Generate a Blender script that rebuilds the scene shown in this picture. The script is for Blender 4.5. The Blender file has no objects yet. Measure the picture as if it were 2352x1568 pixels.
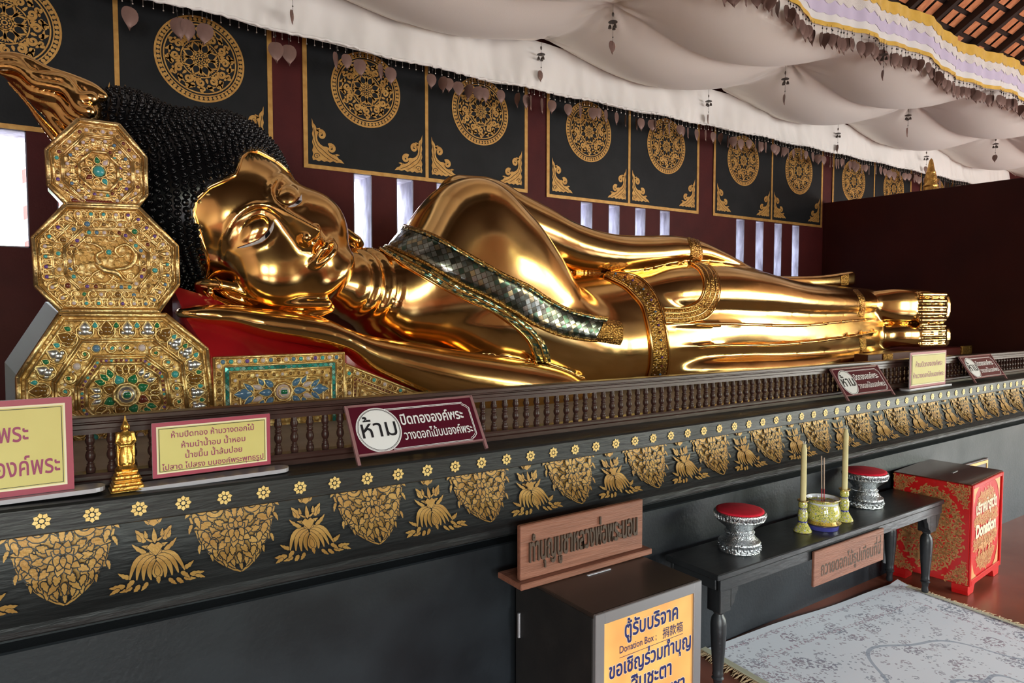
import bpy, math, random
import numpy as np
from mathutils import Vector, Matrix
from mathutils.geometry import tessellate_polygon
from mathutils.bvhtree import BVHTree
S = bpy.context.scene
COL = S.collection
random.seed(7)
PI = math.pi

# ---------------------------------------------------------------- camera
FPX, CX, CY, EYE = 1600.0, 1176.0, 784.0, 1.6
YAW, PITCH = math.radians(55.3), math.atan(82 / 1600.0)
_fh = Vector((math.cos(YAW), math.sin(YAW), 0))
_R = Vector((math.sin(YAW), -math.cos(YAW), 0))
_F = _fh * math.cos(PITCH) - Vector((0, 0, math.sin(PITCH)))
_U = _R.cross(_F)
_C = Vector((0, 0, EYE))
cam = bpy.data.cameras.new('camera')
cam.sensor_width = 36.0
cam.lens = 36.0 * FPX / 2352.0
cam.clip_start = 0.05
cam_o = bpy.data.objects.new('camera', cam)
COL.objects.link(cam_o)
cam_o.matrix_world = Matrix((_R, _U, -_F)).transposed().to_4x4()
cam_o.location = _C
S.camera = cam_o

# ---------------------------------------------------------------- world: bright hazy sky over a garden
W = bpy.data.worlds.new('world')
S.world = W
W.use_nodes = True
nt = W.node_tree
nt.nodes.clear()
n_out = nt.nodes.new('ShaderNodeOutputWorld')
n_bg = nt.nodes.new('ShaderNodeBackground')
n_tc = nt.nodes.new('ShaderNodeTexCoord')
n_sep = nt.nodes.new('ShaderNodeSeparateXYZ')
n_ns = nt.nodes.new('ShaderNodeTexNoise'); n_ns.inputs['Scale'].default_value = 9.0; n_ns.inputs['Detail'].default_value = 4
n_ad = nt.nodes.new('ShaderNodeMath'); n_ad.operation = 'MULTIPLY_ADD'; n_ad.inputs[1].default_value = 0.22
n_rp = nt.nodes.new('ShaderNodeValToRGB')
cr = n_rp.color_ramp
cr.elements[0].position = 0.0; cr.elements[0].color = (.30, .29, .28, 1)
cr.elements[1].position = 1.0; cr.elements[1].color = (.80, .92, 1.0, 1)
for pos, col in ((.485, (.38, .37, .36, 1)), (.51, (.20, .25, .12, 1)), (.545, (.50, .56, .42, 1)), (.575, (.88, .95, 1.0, 1))):
    e = cr.elements.new(pos); e.color = col
n_m2 = nt.nodes.new('ShaderNodeMath'); n_m2.operation = 'MULTIPLY_ADD'
n_m2.inputs[1].default_value = 0.5; n_m2.inputs[2].default_value = 0.5 - .11 / 2 * 1.0
L = nt.links
L.new(n_tc.outputs['Generated'], n_sep.inputs[0])
L.new(n_tc.outputs['Generated'], n_ns.inputs['Vector'])
L.new(n_ns.outputs['Fac'], n_ad.inputs[0])
L.new(n_sep.outputs['Z'], n_ad.inputs[2])
L.new(n_ad.outputs[0], n_m2.inputs[0])
L.new(n_m2.outputs[0], n_rp.inputs['Fac'])
L.new(n_rp.outputs['Color'], n_bg.inputs['Color'])
n_bg.inputs['Strength'].default_value = 37.0
L.new(n_bg.outputs[0], n_out.inputs[0])

# the openings of the open side of the hall: daylight portals for the sky outside
def portal(x, y, z, sx, sz, rot):
    l = bpy.data.lights.new('daylight_portal', 'AREA')
    l.shape = 'RECTANGLE'; l.size = sx; l.size_y = sz; l.cycles.is_portal = True
    o = bpy.data.objects.new('daylight_portal', l); COL.objects.link(o)
    o.location = (x, y, z); o.rotation_euler = rot
OPENINGS = [(-3.2, -1.4), (-.7, .6), (6.2, 8.7), (9.4, 12.6)]   # along the open side
OPEN_Y, OPEN_Z = -4.2, (.75, 2.4)
for a, b in OPENINGS:
    portal((a + b) / 2, OPEN_Y, sum(OPEN_Z) / 2, b - a, OPEN_Z[1] - OPEN_Z[0], (math.radians(90), 0, 0))
END_X, END_Y, END_Z = 13.0, (-4.0, -1.4), (.0, 2.1)                            # wide doorway at the far end of the hall
portal(END_X, sum(END_Y) / 2, sum(END_Z) / 2, END_Z[1] - END_Z[0], END_Y[1] - END_Y[0], (0, math.radians(90), 0))

S.view_settings.view_transform = 'Standard'
S.view_settings.look = 'None'
S.view_settings.exposure = 0.0
S.view_settings.gamma = 1.0
S.view_settings.use_curve_mapping = False
S.cycles.max_bounces = 7
S.cycles.diffuse_bounces = 4
S.cycles.glossy_bounces = 5
S.cycles.transparent_max_bounces = 6
S.cycles.sample_clamp_indirect = 6.0
S.cycles.caustics_reflective = True
S.cycles.use_denoising = True
# ---------------------------------------------------------------- measuring helpers: a sight line met with a plane of known distance
def ray(px, py):
    return _F + _R * ((px - CX) / FPX) - _U * ((py - CY) / FPX)
def PY(px, py, Y):
    d = ray(px, py); return _C + d * (Y / d.y)
def PX(px, py, X):
    d = ray(px, py); return _C + d * (X / d.x)
def PZ(px, py, Z):
    d = ray(px, py); return _C + d * ((Z - EYE) / d.z)

# ---------------------------------------------------------------- mesh builder
class MB:
    def __init__(s):
        s.v = []; s.f = []; s.m = []; s.uv = None
    def add(s, vs, fs, m=0, M=None):
        b = len(s.v)
        s.v.extend((M @ Vector(p)) if M is not None else Vector(p) for p in vs)
        for f in fs:
            s.f.append([b + i for i in f]); s.m.append(m)
        return s
    def box(s, x0, x1, y0, y1, z0, z1, m=0, M=None):
        vs = [(x, y, z) for x in (x0, x1) for y in (y0, y1) for z in (z0, z1)]
        fs = [(0, 1, 3, 2), (4, 6, 7, 5), (0, 4, 5, 1), (2, 3, 7, 6), (0, 2, 6, 4), (1, 5, 7, 3)]
        return s.add(vs, fs, m, M)
    def bbox(s, x0, x1, y0, y1, z0, z1, b=.004, m=0, M=None):
        """box with bevelled edges"""
        b = min(b, (x1 - x0) / 2.01, (y1 - y0) / 2.01, (z1 - z0) / 2.01)
        xs, ys, zs = (x0, x0 + b, x1 - b, x1), (y0, y0 + b, y1 - b, y1), (z0, z0 + b, z1 - b, z1)
        vs = []; idx = {}
        for i in range(4):
            for j in range(4):
                for k in range(4):
                    e = (i in (0, 3)) + (j in (0, 3)) + (k in (0, 3))
                    if e == 1:
                        idx[i, j, k] = len(vs); vs.append((xs[i], ys[j], zs[k]))
        g = lambda *a: idx[a]
        fs = [(g(0,1,1),g(0,1,2),g(0,2,2),g(0,2,1)), (g(3,1,1),g(3,2,1),g(3,2,2),g(3,1,2)), (g(1,0,1),g(2,0,1),g(2,0,2),g(1,0,2)),
              (g(1,3,1),g(1,3,2),g(2,3,2),g(2,3,1)), (g(1,1,0),g(1,2,0),g(2,2,0),g(2,1,0)), (g(1,1,3),g(2,1,3),g(2,2,3),g(1,2,3))]
        for a in (1, 2):
            pass
        for j, jj in ((0, 1), (3, 2)):
            for k, kk in ((0, 1), (3, 2)):
                fs.append((g(1, j, kk), g(2, j, kk), g(2, jj, k), g(1, jj, k)))
        for i, ii in ((0, 1), (3, 2)):
            for k, kk in ((0, 1), (3, 2)):
                fs.append((g(i, 1, kk), g(i, 2, kk), g(ii, 2, k), g(ii, 1, k)))
            for j, jj in ((0, 1), (3, 2)):
                fs.append((g(i, jj, 1), g(i, jj, 2), g(ii, j, 2), g(ii, j, 1)))
                for k, kk in ((0, 1), (3, 2)):
                    fs.append((g(i, jj, kk), g(ii, j, kk), g(ii, jj, k)))
        return s.add(vs, fs, m, M)
    def lathe(s, prof, n=24, m=0, M=None, a0=0.0, cap=True):
        """prof: [(r,z)...] from bottom to top"""
        vs = []; fs = []
        for r, z in prof:
            for i in range(n):
                a = a0 + 2 * PI * i / n; vs.append((r * math.cos(a), r * math.sin(a), z))
        for j in range(len(prof) - 1):
            for i in range(n):
                fs.append((j * n + i, j * n + (i + 1) % n, (j + 1) * n + (i + 1) % n, (j + 1) * n + i))
        if cap and prof[0][0] > 1e-6: fs.append(tuple(range(n - 1, -1, -1)))
        if cap and prof[-1][0] > 1e-6: fs.append(tuple((len(prof) - 1) * n + i for i in range(n)))
        return s.add(vs, fs, m, M)
    def tube(s, pts, rad, n=8, m=0, M=None, cap=True, flat=1.0, up=None):
        pts = [Vector(p) for p in pts]
        if not hasattr(rad, '__len__'): rad = [rad] * len(pts)
        vs = []; fs = []; u = None
        for i, p in enumerate(pts):
            t = (pts[min(i + 1, len(pts) - 1)] - pts[max(i - 1, 0)]).normalized()
            if u is None:
                u = Vector(up) if up else (Vector((0, 0, 1)) if abs(t.z) < .9 else Vector((1, 0, 0)))
            u = (u - t * u.dot(t)).normalized(); w = t.cross(u)
            for k in range(n):
                a = 2 * PI * k / n
                vs.append(p + (u * math.cos(a) * flat + w * math.sin(a)) * rad[i])
        for i in range(len(pts) - 1):
            for k in range(n):
                fs.append((i * n + k, i * n + (k + 1) % n, (i + 1) * n + (k + 1) % n, (i + 1) * n + k))
        if cap:
            fs.append(tuple(range(n - 1, -1, -1))); fs.append(tuple((len(pts) - 1) * n + k for k in range(n)))
        return s.add(vs, fs, m, M)
    def ball(s, c, r, n=8, k=5, m=0, M=None, half=False):
        """r: number or (rx,ry,rz)"""
        if not hasattr(r, '__len__'): r = (r, r, r)
        c = Vector(c); vs = [c + Vector((0, 0, -r[2]))]; fs = []
        for j in range(1, k):
            t = PI * j / k - PI / 2
            for i in range(n):
                a = 2 * PI * i / n
                vs.append(c + Vector((r[0] * math.cos(t) * math.cos(a), r[1] * math.cos(t) * math.sin(a), r[2] * math.sin(t))))
        vs.append(c + Vector((0, 0, r[2])))
        for i in range(n):
            fs.append((0, 1 + (i + 1) % n, 1 + i)); fs.append((len(vs) - 1, 1 + (k - 2) * n + i, 1 + (k - 2) * n + (i + 1) % n))
        for j in range(k - 2):
            for i in range(n):
                fs.append((1 + j * n + i, 1 + j * n + (i + 1) % n, 1 + (j + 1) * n + (i + 1) % n, 1 + (j + 1) * n + i))
        return s.add(vs, fs, m, M)
    def grid(s, P, m=0, closed=False, M=None, uv=None):
        """P[i][j] points"""
        a, b = len(P), len(P[0]); base = len(s.f)
        fs = [(i * b + j, (i + 1) * b + j, (i + 1) * b + (j + 1) % b, i * b + (j + 1) % b) for i in range(a - 1) for j in range(b if closed else b - 1)]
        return s.add([p for r in P for p in r], fs, m, M)
    def prism(s, poly, y0, y1, m=0, M=None, mside=None):
        """poly [(x,z)] extruded from y0 (front) to y1"""
        n = len(poly)
        vs = [(x, y0, z) for x, z in poly] + [(x, y1, z) for x, z in poly]
        s.add(vs, [tuple(range(n)), tuple(range(2 * n - 1, n - 1, -1))], m, M)
        return s.add(vs, [(i, n + i, n + (i + 1) % n, (i + 1) % n) for i in range(n)], m if mside is None else mside, M)
    def build(s, name, mats, parent=None, smooth=False, angle=None, weld=False):
        me = bpy.data.meshes.new(name)
        me.from_pydata([tuple(p) for p in s.v], [], s.f)
        for m in (mats if isinstance(mats, (list, tuple)) else [mats]): me.materials.append(m)
        me.polygons.foreach_set('material_index', s.m)
        if s.uv is not None:
            ul = me.uv_layers.new(name='UVMap')
            ul.data.foreach_set('uv', [c for f in s.f for i in f for c in s.uv[i]])
        me.update()
        if smooth or angle:
            me.polygons.foreach_set('use_smooth', [True] * len(me.polygons))
            if angle: me.set_sharp_from_angle(angle=math.radians(angle))
        o = bpy.data.objects.new(name, me); COL.objects.link(o)
        attach(o, parent)
        return o

WM = {}     # world matrices of the empties
def attach(o, parent):
    if parent is not None:
        o.parent = parent
        if parent.name in WM: o.matrix_parent_inverse = WM[parent.name].inverted()
def thing(name, label, cat, loc=(0, 0, 0), rz=0.0, group=None):
    o = bpy.data.objects.new(name, None); COL.objects.link(o)
    o.empty_display_size = .05
    o.location = loc; o.rotation_euler = (0, 0, rz)
    WM[o.name] = Matrix.Translation(loc) @ Matrix.Rotation(rz, 4, 'Z')
    return tag(o, label, cat, group)
def tag(o, label=None, cat=None, group=None, kind=None):
    if label: o['label'] = label
    if cat: o['category'] = cat
    if group: o['group'] = group
    if kind: o['kind'] = kind
    return o
def struct(o, label=None):
    o['kind'] = 'structure'
    if label: o['label'] = label
    return o
def kids(o): return [c for c in bpy.data.objects if c.parent == o]
def dup(root, loc, rz=None, label=None, group=None):
    r = root.copy(); COL.objects.link(r); r.location = loc
    if rz is not None: r.rotation_euler = (0, 0, rz)
    if label: r['label'] = label
    if group: r['group'] = group
    for ch in kids(root):
        c = ch.copy(); COL.objects.link(c); c.parent = r
        for g in kids(ch):
            d = g.copy(); COL.objects.link(d); d.parent = c
    return r

# ---------------------------------------------------------------- materials
def mat(name, col, rough=.5, metal=0., col2=None, nscale=8., bump=0., bscale=30., spec=.5, coat=0., rvar=0., stretch=None, detail=4., emit=None, sheen=0., trans=0.):
    m = bpy.data.materials.new(name); m.use_nodes = True
    t = m.node_tree; b = t.nodes['Principled BSDF']
    b.inputs['Base Color'].default_value = (*col, 1)
    b.inputs['Roughness'].default_value = rough
    b.inputs['Metallic'].default_value = metal
    b.inputs['Specular IOR Level'].default_value = spec
    b.inputs['Coat Weight'].default_value = coat
    b.inputs['Coat Roughness'].default_value = .08
    b.inputs['Sheen Weight'].default_value = sheen
    if emit:
        b.inputs['Emission Color'].default_value = (*emit[0], 1); b.inputs['Emission Strength'].default_value = emit[1]
    tc = t.nodes.new('ShaderNodeTexCoord'); mp = t.nodes.new('ShaderNodeMapping')
    t.links.new(tc.outputs['Object'], mp.inputs[0])
    if stretch: mp.inputs['Scale'].default_value = stretch
    if col2 or rvar:
        n = t.nodes.new('ShaderNodeTexNoise'); n.inputs['Scale'].default_value = nscale; n.inputs['Detail'].default_value = detail
        t.links.new(mp.outputs[0], n.inputs['Vector'])
        if col2:
            r = t.nodes.new('ShaderNodeValToRGB')
            r.color_ramp.elements[0].position = .32; r.color_ramp.elements[1].position = .68
            r.color_ramp.elements[0].color = (*col, 1); r.color_ramp.elements[1].color = (*col2, 1)
            t.links.new(n.outputs['Fac'], r.inputs[0]); t.links.new(r.outputs[0], b.inputs['Base Color'])
        if rvar:
            q = t.nodes.new('ShaderNodeMapRange'); q.inputs['From Min'].default_value = .3; q.inputs['From Max'].default_value = .7
            q.inputs['To Min'].default_value = rough; q.inputs['To Max'].default_value = rough + rvar
            t.links.new(n.outputs['Fac'], q.inputs[0]); t.links.new(q.outputs[0], b.inputs['Roughness'])
    if bump:
        n2 = t.nodes.new('ShaderNodeTexNoise'); n2.inputs['Scale'].default_value = bscale; n2.inputs['Detail'].default_value = detail
        t.links.new(mp.outputs[0], n2.inputs['Vector'])
        bp = t.nodes.new('ShaderNodeBump'); bp.inputs['Strength'].default_value = bump; bp.inputs['Distance'].default_value = .01
        t.links.new(n2.outputs['Fac'], bp.inputs['Height']); t.links.new(bp.outputs[0], b.inputs['Normal'])
    return m
M_WALLRED = mat('dark_red_plaster', (.078, .011, .011), .6, col2=(.058, .008, .009), nscale=5, bump=.15, bscale=60, spec=.2)
M_PANEL = mat('black_lacquer_panel', (.008, .0095, .011), .55, col2=(.013, .015, .017), nscale=6, bump=.1, bscale=50, spec=.2)
M_GILT = mat('gold_leaf_paint', (.62, .36, .10), .42, metal=.35, col2=(.48, .25, .06), nscale=25, bump=.1, bscale=90)
M_STENCIL = mat('gold_stencil', (.52, .30, .085), .48, metal=.3, col2=(.40, .20, .05), nscale=20, bump=.15, bscale=120)
M_ROSE = mat('pale_gold_stencil', (.85, .62, .24), .45, metal=.2, col2=(.75, .5, .17), nscale=40)
M_WHITEWASH = mat('whitewash', (.40, .40, .52), .8, col2=(.16, .15, .20), nscale=16, bump=.5, bscale=25, stretch=(1, 1, .35))
M_BLACKWOOD = mat('black_painted_wood', (.010, .0105, .0115), .40, col2=(.017, .018, .0195), nscale=7, bump=.25, bscale=55, stretch=(.25, 1, 1.5), rvar=.15)
M_BLACKWALL = mat('black_painted_plaster', (.012, .0135, .016), .42, col2=(.017, .020, .024), nscale=5, bump=.10, bscale=70, rvar=.12, spec=.28)
M_BROWN = mat('dark_brown_varnish', (.055, .022, .018), .34, col2=(.036, .014, .012), nscale=12, bump=.1, bscale=40, stretch=(.3, 1, 1), spec=.35)
M_FLOOR = mat('polished_red_cement', (.33, .105, .058), .16, col2=(.25, .075, .042), nscale=2.2, bump=.05, bscale=12, rvar=.1)
M_DARKWOOD = mat('dark_roof_timber', (.035, .017, .011), .6, col2=(.02, .010, .008), nscale=6, stretch=(1, .3, 1))
M_TILE = mat('terracotta_tile', (.70, .28, .12), .7, col2=(.50, .17, .07), nscale=14, bump=.2)
M_PARTITION = mat('dark_red_board', (.045, .009, .007), .5, col2=(.032, .007, .006), nscale=2.5, bump=.05, bscale=80, spec=.15)
M_HALL = mat('hall_plaster', (.62, .48, .38), .7)
M_GOLD = mat('polished_gold', (.96, .62, .25), .13, metal=1., col2=(.90, .54, .19), nscale=5, bump=.055, bscale=6, rvar=.07, detail=4)
M_GOLDR = mat('carved_gold', (.83, .50, .15), .25, metal=1., col2=(.55, .28, .07), nscale=30, bump=.5, bscale=60, rvar=.15)
M_SATIN = mat('white_satin', (.82, .82, .80), .5, sheen=.2, bump=.1, bscale=20)
M_CANOPY = mat('white_cotton', (.80, .77, .72), .85, sheen=.2, bump=.08, bscale=160)
# ================================================================ the hall
fl = MB().box(-4.5, 13.0, -4.2, 4.4, -.1, 0)
struct(fl.build('floor', M_FLOOR))

# --- back wall, with groups of four slit windows under every painted bay
WY, WT = 4.4, .26
BAYS = [(-.53, 1.26, .415), (1.448, 3.187, .33), (3.372, 5.155, .355), (5.36, 7.175, .355), (7.363, 9.12, .355), (9.35, 11.1, .355)]
PZ0 = 2.455
slits = []
for i, (a, b, off) in enumerate(BAYS):
    for k in range(4):
        w = .128
        slits.append((a + off + .308 * k - (.01 if i == 0 else 0) - (.045 if (i, k) == (0, 1) else 0), a + off + .308 * k + w - (.045 if (i, k) == (0, 1) else 0), 1.72 if i else 1.9, (2.495 if i == 0 else 2.47) + (.0 if i < 2 else -.02)))
wb = MB()
xs = -4.5
for (a, b, z0, z1) in slits:
    wb.box(xs, a, WY, WY + WT, 0, 3.7)
    wb.box(a, b, WY, WY + WT, 0, z0); wb.box(a, b, WY, WY + WT, z1, 3.7)
    xs = b
wb.box(xs, 13, WY, WY + WT, 0, 3.7)
wall_back = struct(wb.build('wall_back', M_WALLRED))
for i, (a, b, z0, z1) in enumerate(slits):
    w = MB(); t = .006; y0, y1 = WY - .001, WY + WT + .02
    w.box(a, a + t, y0, y1, z0, z1); w.box(b - t, b, y0, y1, z0, z1)
    w.box(a, b, y0, y1, z0, z0 + t); w.box(a, b, y0, y1, z1 - t, z1)
    o = struct(w.build('window_%d' % (i + 1), M_WHITEWASH))

# --- flat ornament: lists of polygons in the plane, mapped onto a surface
class Deco:
    def __init__(s): s.p = []
    def poly(s, pts): s.p.append([tuple(q) for q in pts]); return s
    def disc(s, x, y, r, n=12, ry=None):
        return s.poly([(x + r * math.cos(2 * PI * i / n), y + (ry or r) * math.sin(2 * PI * i / n)) for i in range(n)])
    def stroke(s, pts, w0, w1=None, wm=None):
        """band along a polyline, width w0 at the start to w1 at the end"""
        n = len(pts); w1 = w0 if w1 is None else w1
        l, r = [], []
        for i, (x, y) in enumerate(pts):
            x0, y0 = pts[max(i - 1, 0)]; x1, y1 = pts[min(i + 1, n - 1)]
            d = math.hypot(x1 - x0, y1 - y0) or 1; nx, ny = -(y1 - y0) / d, (x1 - x0) / d
            t = i / (n - 1); w = (w0 + (w1 - w0) * t) / 2
            if wm: w += (wm - (w0 + w1) / 2) / 2 * math.sin(PI * t)
            l.append((x + nx * w, y + ny * w)); r.append((x - nx * w, y - ny * w))
        for i in range(n - 1): s.p.append([l[i], l[i + 1], r[i + 1], r[i]])
        return s
    def ring(s, x, y, r0, r1, n=40):
        for i in range(n):
            a, b = 2 * PI * i / n, 2 * PI * (i + 1) / n
            s.p.append([(x + r * math.cos(t), y + r * math.sin(t)) for r, t in ((r0, a), (r0, b), (r1, b), (r1, a))])
        return s
    def ribbon(s, pts, w0, w1=None):
        n = len(pts); w1 = w0 if w1 is None else w1; l, r = [], []
        for i, (x, y) in enumerate(pts):
            x0, y0 = pts[max(i - 1, 0)]; x1, y1 = pts[min(i + 1, n - 1)]; d = math.hypot(x1 - x0, y1 - y0) or 1; w = (w0 + (w1 - w0) * i / (n - 1)) / 2
            l.append((x - (y1 - y0) / d * w, y + (x1 - x0) / d * w)); r.append((x + (y1 - y0) / d * w, y - (x1 - x0) / d * w))
        return s.poly(l + r[::-1])
    def curl(s, x, y, r, a0, turns, w0, w1, sgn=1, n=22, rin=.2):
        return s.ribbon([(x + r * (1 - (1 - rin) * t) * math.cos(a0 + sgn * turns * 2 * PI * t), y + r * (1 - (1 - rin) * t) * math.sin(a0 + sgn * turns * 2 * PI * t)) for t in [i / (n - 1) for i in range(n)]], w0, w1)
    def spiral(s, x, y, r, a0, turns, w0, w1, sgn=1, n=22, rin=.12):
        return s.stroke([(x + r * (1 - (1 - rin) * t) * math.cos(a0 + sgn * turns * 2 * PI * t), y + r * (1 - (1 - rin) * t) * math.sin(a0 + sgn * turns * 2 * PI * t)) for t in [i / (n - 1) for i in range(n)]], w0, w1)
    def leaf(s, x, y, ang, ln, w, curl=0., n=7, notch=True):
        """flame-shaped leaf whose tip bends"""
        c, q = math.cos(ang), math.sin(ang); L_, R_ = [], []
        for i in range(n + 1):
            t = i / n; b = curl * t * t * ln
            h = w * (math.sin(PI * min(1, t * .93 + .07)) ** .8) * (1 - .35 * t) / 2
            if notch and i in (3, 5): h *= .72
            if i == n: h = 0
            L_.append((t * ln, b + h)); R_.append((t * ln, b - h))
        pts = L_ + R_[-2::-1]
        return s.poly([(x + c * u - q * v, y + q * u + c * v) for u, v in pts])
    def drop(s, x, y, ang, ln, w, n=6):
        c, q = math.cos(ang), math.sin(ang)
        up = [(ln * i / n, w / 2 * math.sin(PI * (i / n) ** .7)) for i in range(n + 1)]
        pts = up + [(u, -v) for u, v in up[-2:0:-1]]
        return s.poly([(x + c * u - q * v, y + q * u + c * v) for u, v in pts])
    def mirror(s, d):
        for p in d.p: s.p.append([(-x, y) for x, y in p][::-1])
        return s.join(d)
    def join(s, d, x=0, y=0, k=1, ang=0, fx=1):
        c, q = math.cos(ang) * k, math.sin(ang) * k
        for p in d.p:
            r = [(x + (c * u - q * v) * fx, y + q * u + c * v) for u, v in p]
            s.p.append(r if fx > 0 else r[::-1])
        return s
    def put(s, mb, fn, m=0):
        for p in s.p:
            if len(p) <= 4: mb.add([fn(u, v) for u, v in p], [tuple(range(len(p)))], m)
            else:
                tr = tessellate_polygon([[Vector((u, v, 0)) for u, v in p]])
                mb.add([fn(u, v) for u, v in p], tr, m)
def medallion(R):
    d = Deco()
    d.ring(0, 0, .955 * R, R, 56); d.ring(0, 0, .845 * R, .87 * R, 56); d.ring(0, 0, .78 * R, .81 * R, 56)
    for i in range(56):
        a = 2 * PI * i / 56; d.disc(.913 * R * math.cos(a), .913 * R * math.sin(a), .043 * R, 8)
    d.ring(0, 0, .415 * R, .44 * R, 40); d.ring(0, 0, .125 * R, .16 * R, 24); d.ring(0, 0, .035 * R, .06 * R, 10)
    for i in range(10):
        a = 2 * PI * i / 10; d.disc(.093 * R * math.cos(a), .093 * R * math.sin(a), .022 * R, 6)
    for i in range(8):
        a = 2 * PI * (i + .5) / 8
        pet = [(.15, 0), (.2, .075), (.27, .095), (.335, .06), (.405, 0)]
        for sg in (1, -1):
            d.stroke([((x * math.cos(a) - sg * y * math.sin(a)) * R, (x * math.sin(a) + sg * y * math.cos(a)) * R) for x, y in pet], .040 * R)
        a += PI / 8
        d.leaf(.21 * R * math.cos(a), .21 * R * math.sin(a), a, .19 * R, .065 * R, 0, notch=False)
        for sg in (1, -1):
            d.leaf(.3 * R * math.cos(a), .3 * R * math.sin(a), a + sg * .6, .11 * R, .035 * R, 0, notch=False)
    n = 12
    for i in range(n):
        a = 2 * PI * i / n; c, q = math.cos(a), math.sin(a)
        sg = 1 if i % 2 else -1
        r = .545
        d.spiral(r * R * c, r * R * q, .098 * R, a + PI, 1.35, .068 * R, .04 * R, sg)
        r = .70
        b = a + PI / n
        d.leaf(.60 * R * math.cos(b), .60 * R * math.sin(b), b + sg * .3, .19 * R, .13 * R, .25 * sg)
        d.spiral(r * R * math.cos(a + .07), r * R * math.sin(a + .07), .070 * R, a, 1.2, .055 * R, .035 * R, -sg)
        for e in (-.13, .18, .33):
            d.leaf(.655 * R * math.cos(a + e), .655 * R * math.sin(a + e), a + e + 1.1 * sg, .125 * R, .07 * R, .35 * sg)
        d.leaf(.455 * R * math.cos(b), .455 * R * math.sin(b), b, .12 * R, .085 * R, .0)
    return d
MED = medallion(1.0)
def corner():
    """corner spray filling a 1 x 1.25 right triangle at the origin"""
    d = Deco()
    d.poly([(.02, 1.25), (.06, 1.12), (.13, 1.04), (.17, .94), (.235, .90), (.19, .80), (.17, .70), (.20, .60), (.27, .52), (.36, .47), (.46, .47), (.53, .44), (.50, .36), (.56, .29), (.64, .26), (.72, .27), (.78, .22), (.83, .16), (.92, .12), (1.0, .03),
            (.86, .05), (.76, .03), (.66, .07), (.56, .02), (.46, .05), (.38, .02), (.30, .06), (.22, .02), (.12, .05), (.04, .03), (.02, .12), (.05, .22), (.02, .32), (.06, .44), (.02, .55), (.05, .68), (.02, .80), (.05, .92), (.02, 1.04)])
    d.spiral(.30, .80, .13, PI * .78, 1.25, .10, .06, -1); d.spiral(.60, .43, .125, PI * .74, 1.25, .10, .06, -1)
    d.leaf(.16, .90, 1.0, .14, .09, -.3); d.leaf(.72, .24, .5, .14, .08, -.3)
    return d
CORNER = corner()
CORNER_LINES = Deco().spiral(.15, .16, .10, 0, 1.4, .018, .012).stroke([(.07, .98), (.10, .80), (.12, .62), (.20, .46), (.34, .36), (.46, .26), (.62, .16), (.8, .09)], .014).stroke([(.055, .62), (.10, .46), (.2, .32), (.36, .2), (.55, .09)], .012)
def put_cut(d, mb, fn, m_gold, m_dark, w, step=.00007):
    """shapes laid over one another, each cut free of the ones below by a fine dark line; fn(u, v, lift)"""
    for k, p in enumerate(d.p):
        n = len(p); ar = sum(p[i][0] * p[(i + 1) % n][1] - p[(i + 1) % n][0] * p[i][1] for i in range(n)); sg = 1 if ar > 0 else -1
        out = []
        for i in range(n):
            x0, y0 = p[i - 1]; x1, y1 = p[i]; x2, y2 = p[(i + 1) % n]
            dx, dy = x2 - x0, y2 - y0; l = math.hypot(dx, dy) or 1
            out.append((x1 + sg * dy / l * w, y1 - sg * dx / l * w))
        for q, m, z in ((out, m_dark, 2 * k * step), (p, m_gold, (2 * k + 1) * step)):
            tr = tessellate_polygon([[Vector((u, v, 0)) for u, v in q]]) if n > 4 else [tuple(range(n))]
            mb.add([fn(u, v, z) for u, v in q], tr, m)
def on_wall(x0, z0, sx, sz, y):
    return lambda u, v: (x0 + sx * u, y, z0 + sz * v)
for i, (a, b, off) in enumerate(BAYS):
    p = MB(); z0 = PZ0 + (.04 if i == 0 else .015 if i == 1 else 0); z1 = 3.55; y = WY - .006; mid = (a + b) / 2 + (.065 if i == 0 else 0)
    p.box(a, b, y, WY + .001, z0, z1)
    f = y - .003; bw = .028
    for x0, x1, q0, q1 in ((a, a + bw, z0, z1), (b - bw, b, z0, z1), (a + bw, b - bw, z0, z0 + bw * .9), (mid - .012, mid + .012, z0 + bw * .9, z1)):
        p.box(x0, x1, f, y, q0, q1, 1)
    for h, (l, r) in enumerate(((a, mid), (mid, b))):
        cx_ = (l + r) / 2 - (.01 if h == 0 else -.01)
        MED.put(p, on_wall(cx_, 3.02, .243, .243, f), 1)
        gl, gr = (.05, .032) if h == 0 else (.032, .05)
        CORNER.put(p, on_wall(l + gl, z0 + .045, .215, .215, f), 1)
        CORNER.put(p, on_wall(r - gr, z0 + .045, -.215, .215, f), 1)
        CORNER_LINES.put(p, on_wall(l + gl, z0 + .045, .215, .215, f - .0015), 0)
        CORNER_LINES.put(p, on_wall(r - gr, z0 + .045, -.215, .215, f - .0015), 0)
    o = p.build('painted_panel', [M_PANEL, M_GILT], wall_back)

# --- partition board at the feet, standing out from the back wall
pt = MB().bbox(7.21, 7.27, 2.36, WY - .002, 1.084, 2.725, .006)
pt.box(7.205, 7.211, 4.36, WY - .002, 1.084, 2.72, 0)
struct(pt.build('wall_right', M_PARTITION))

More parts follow.
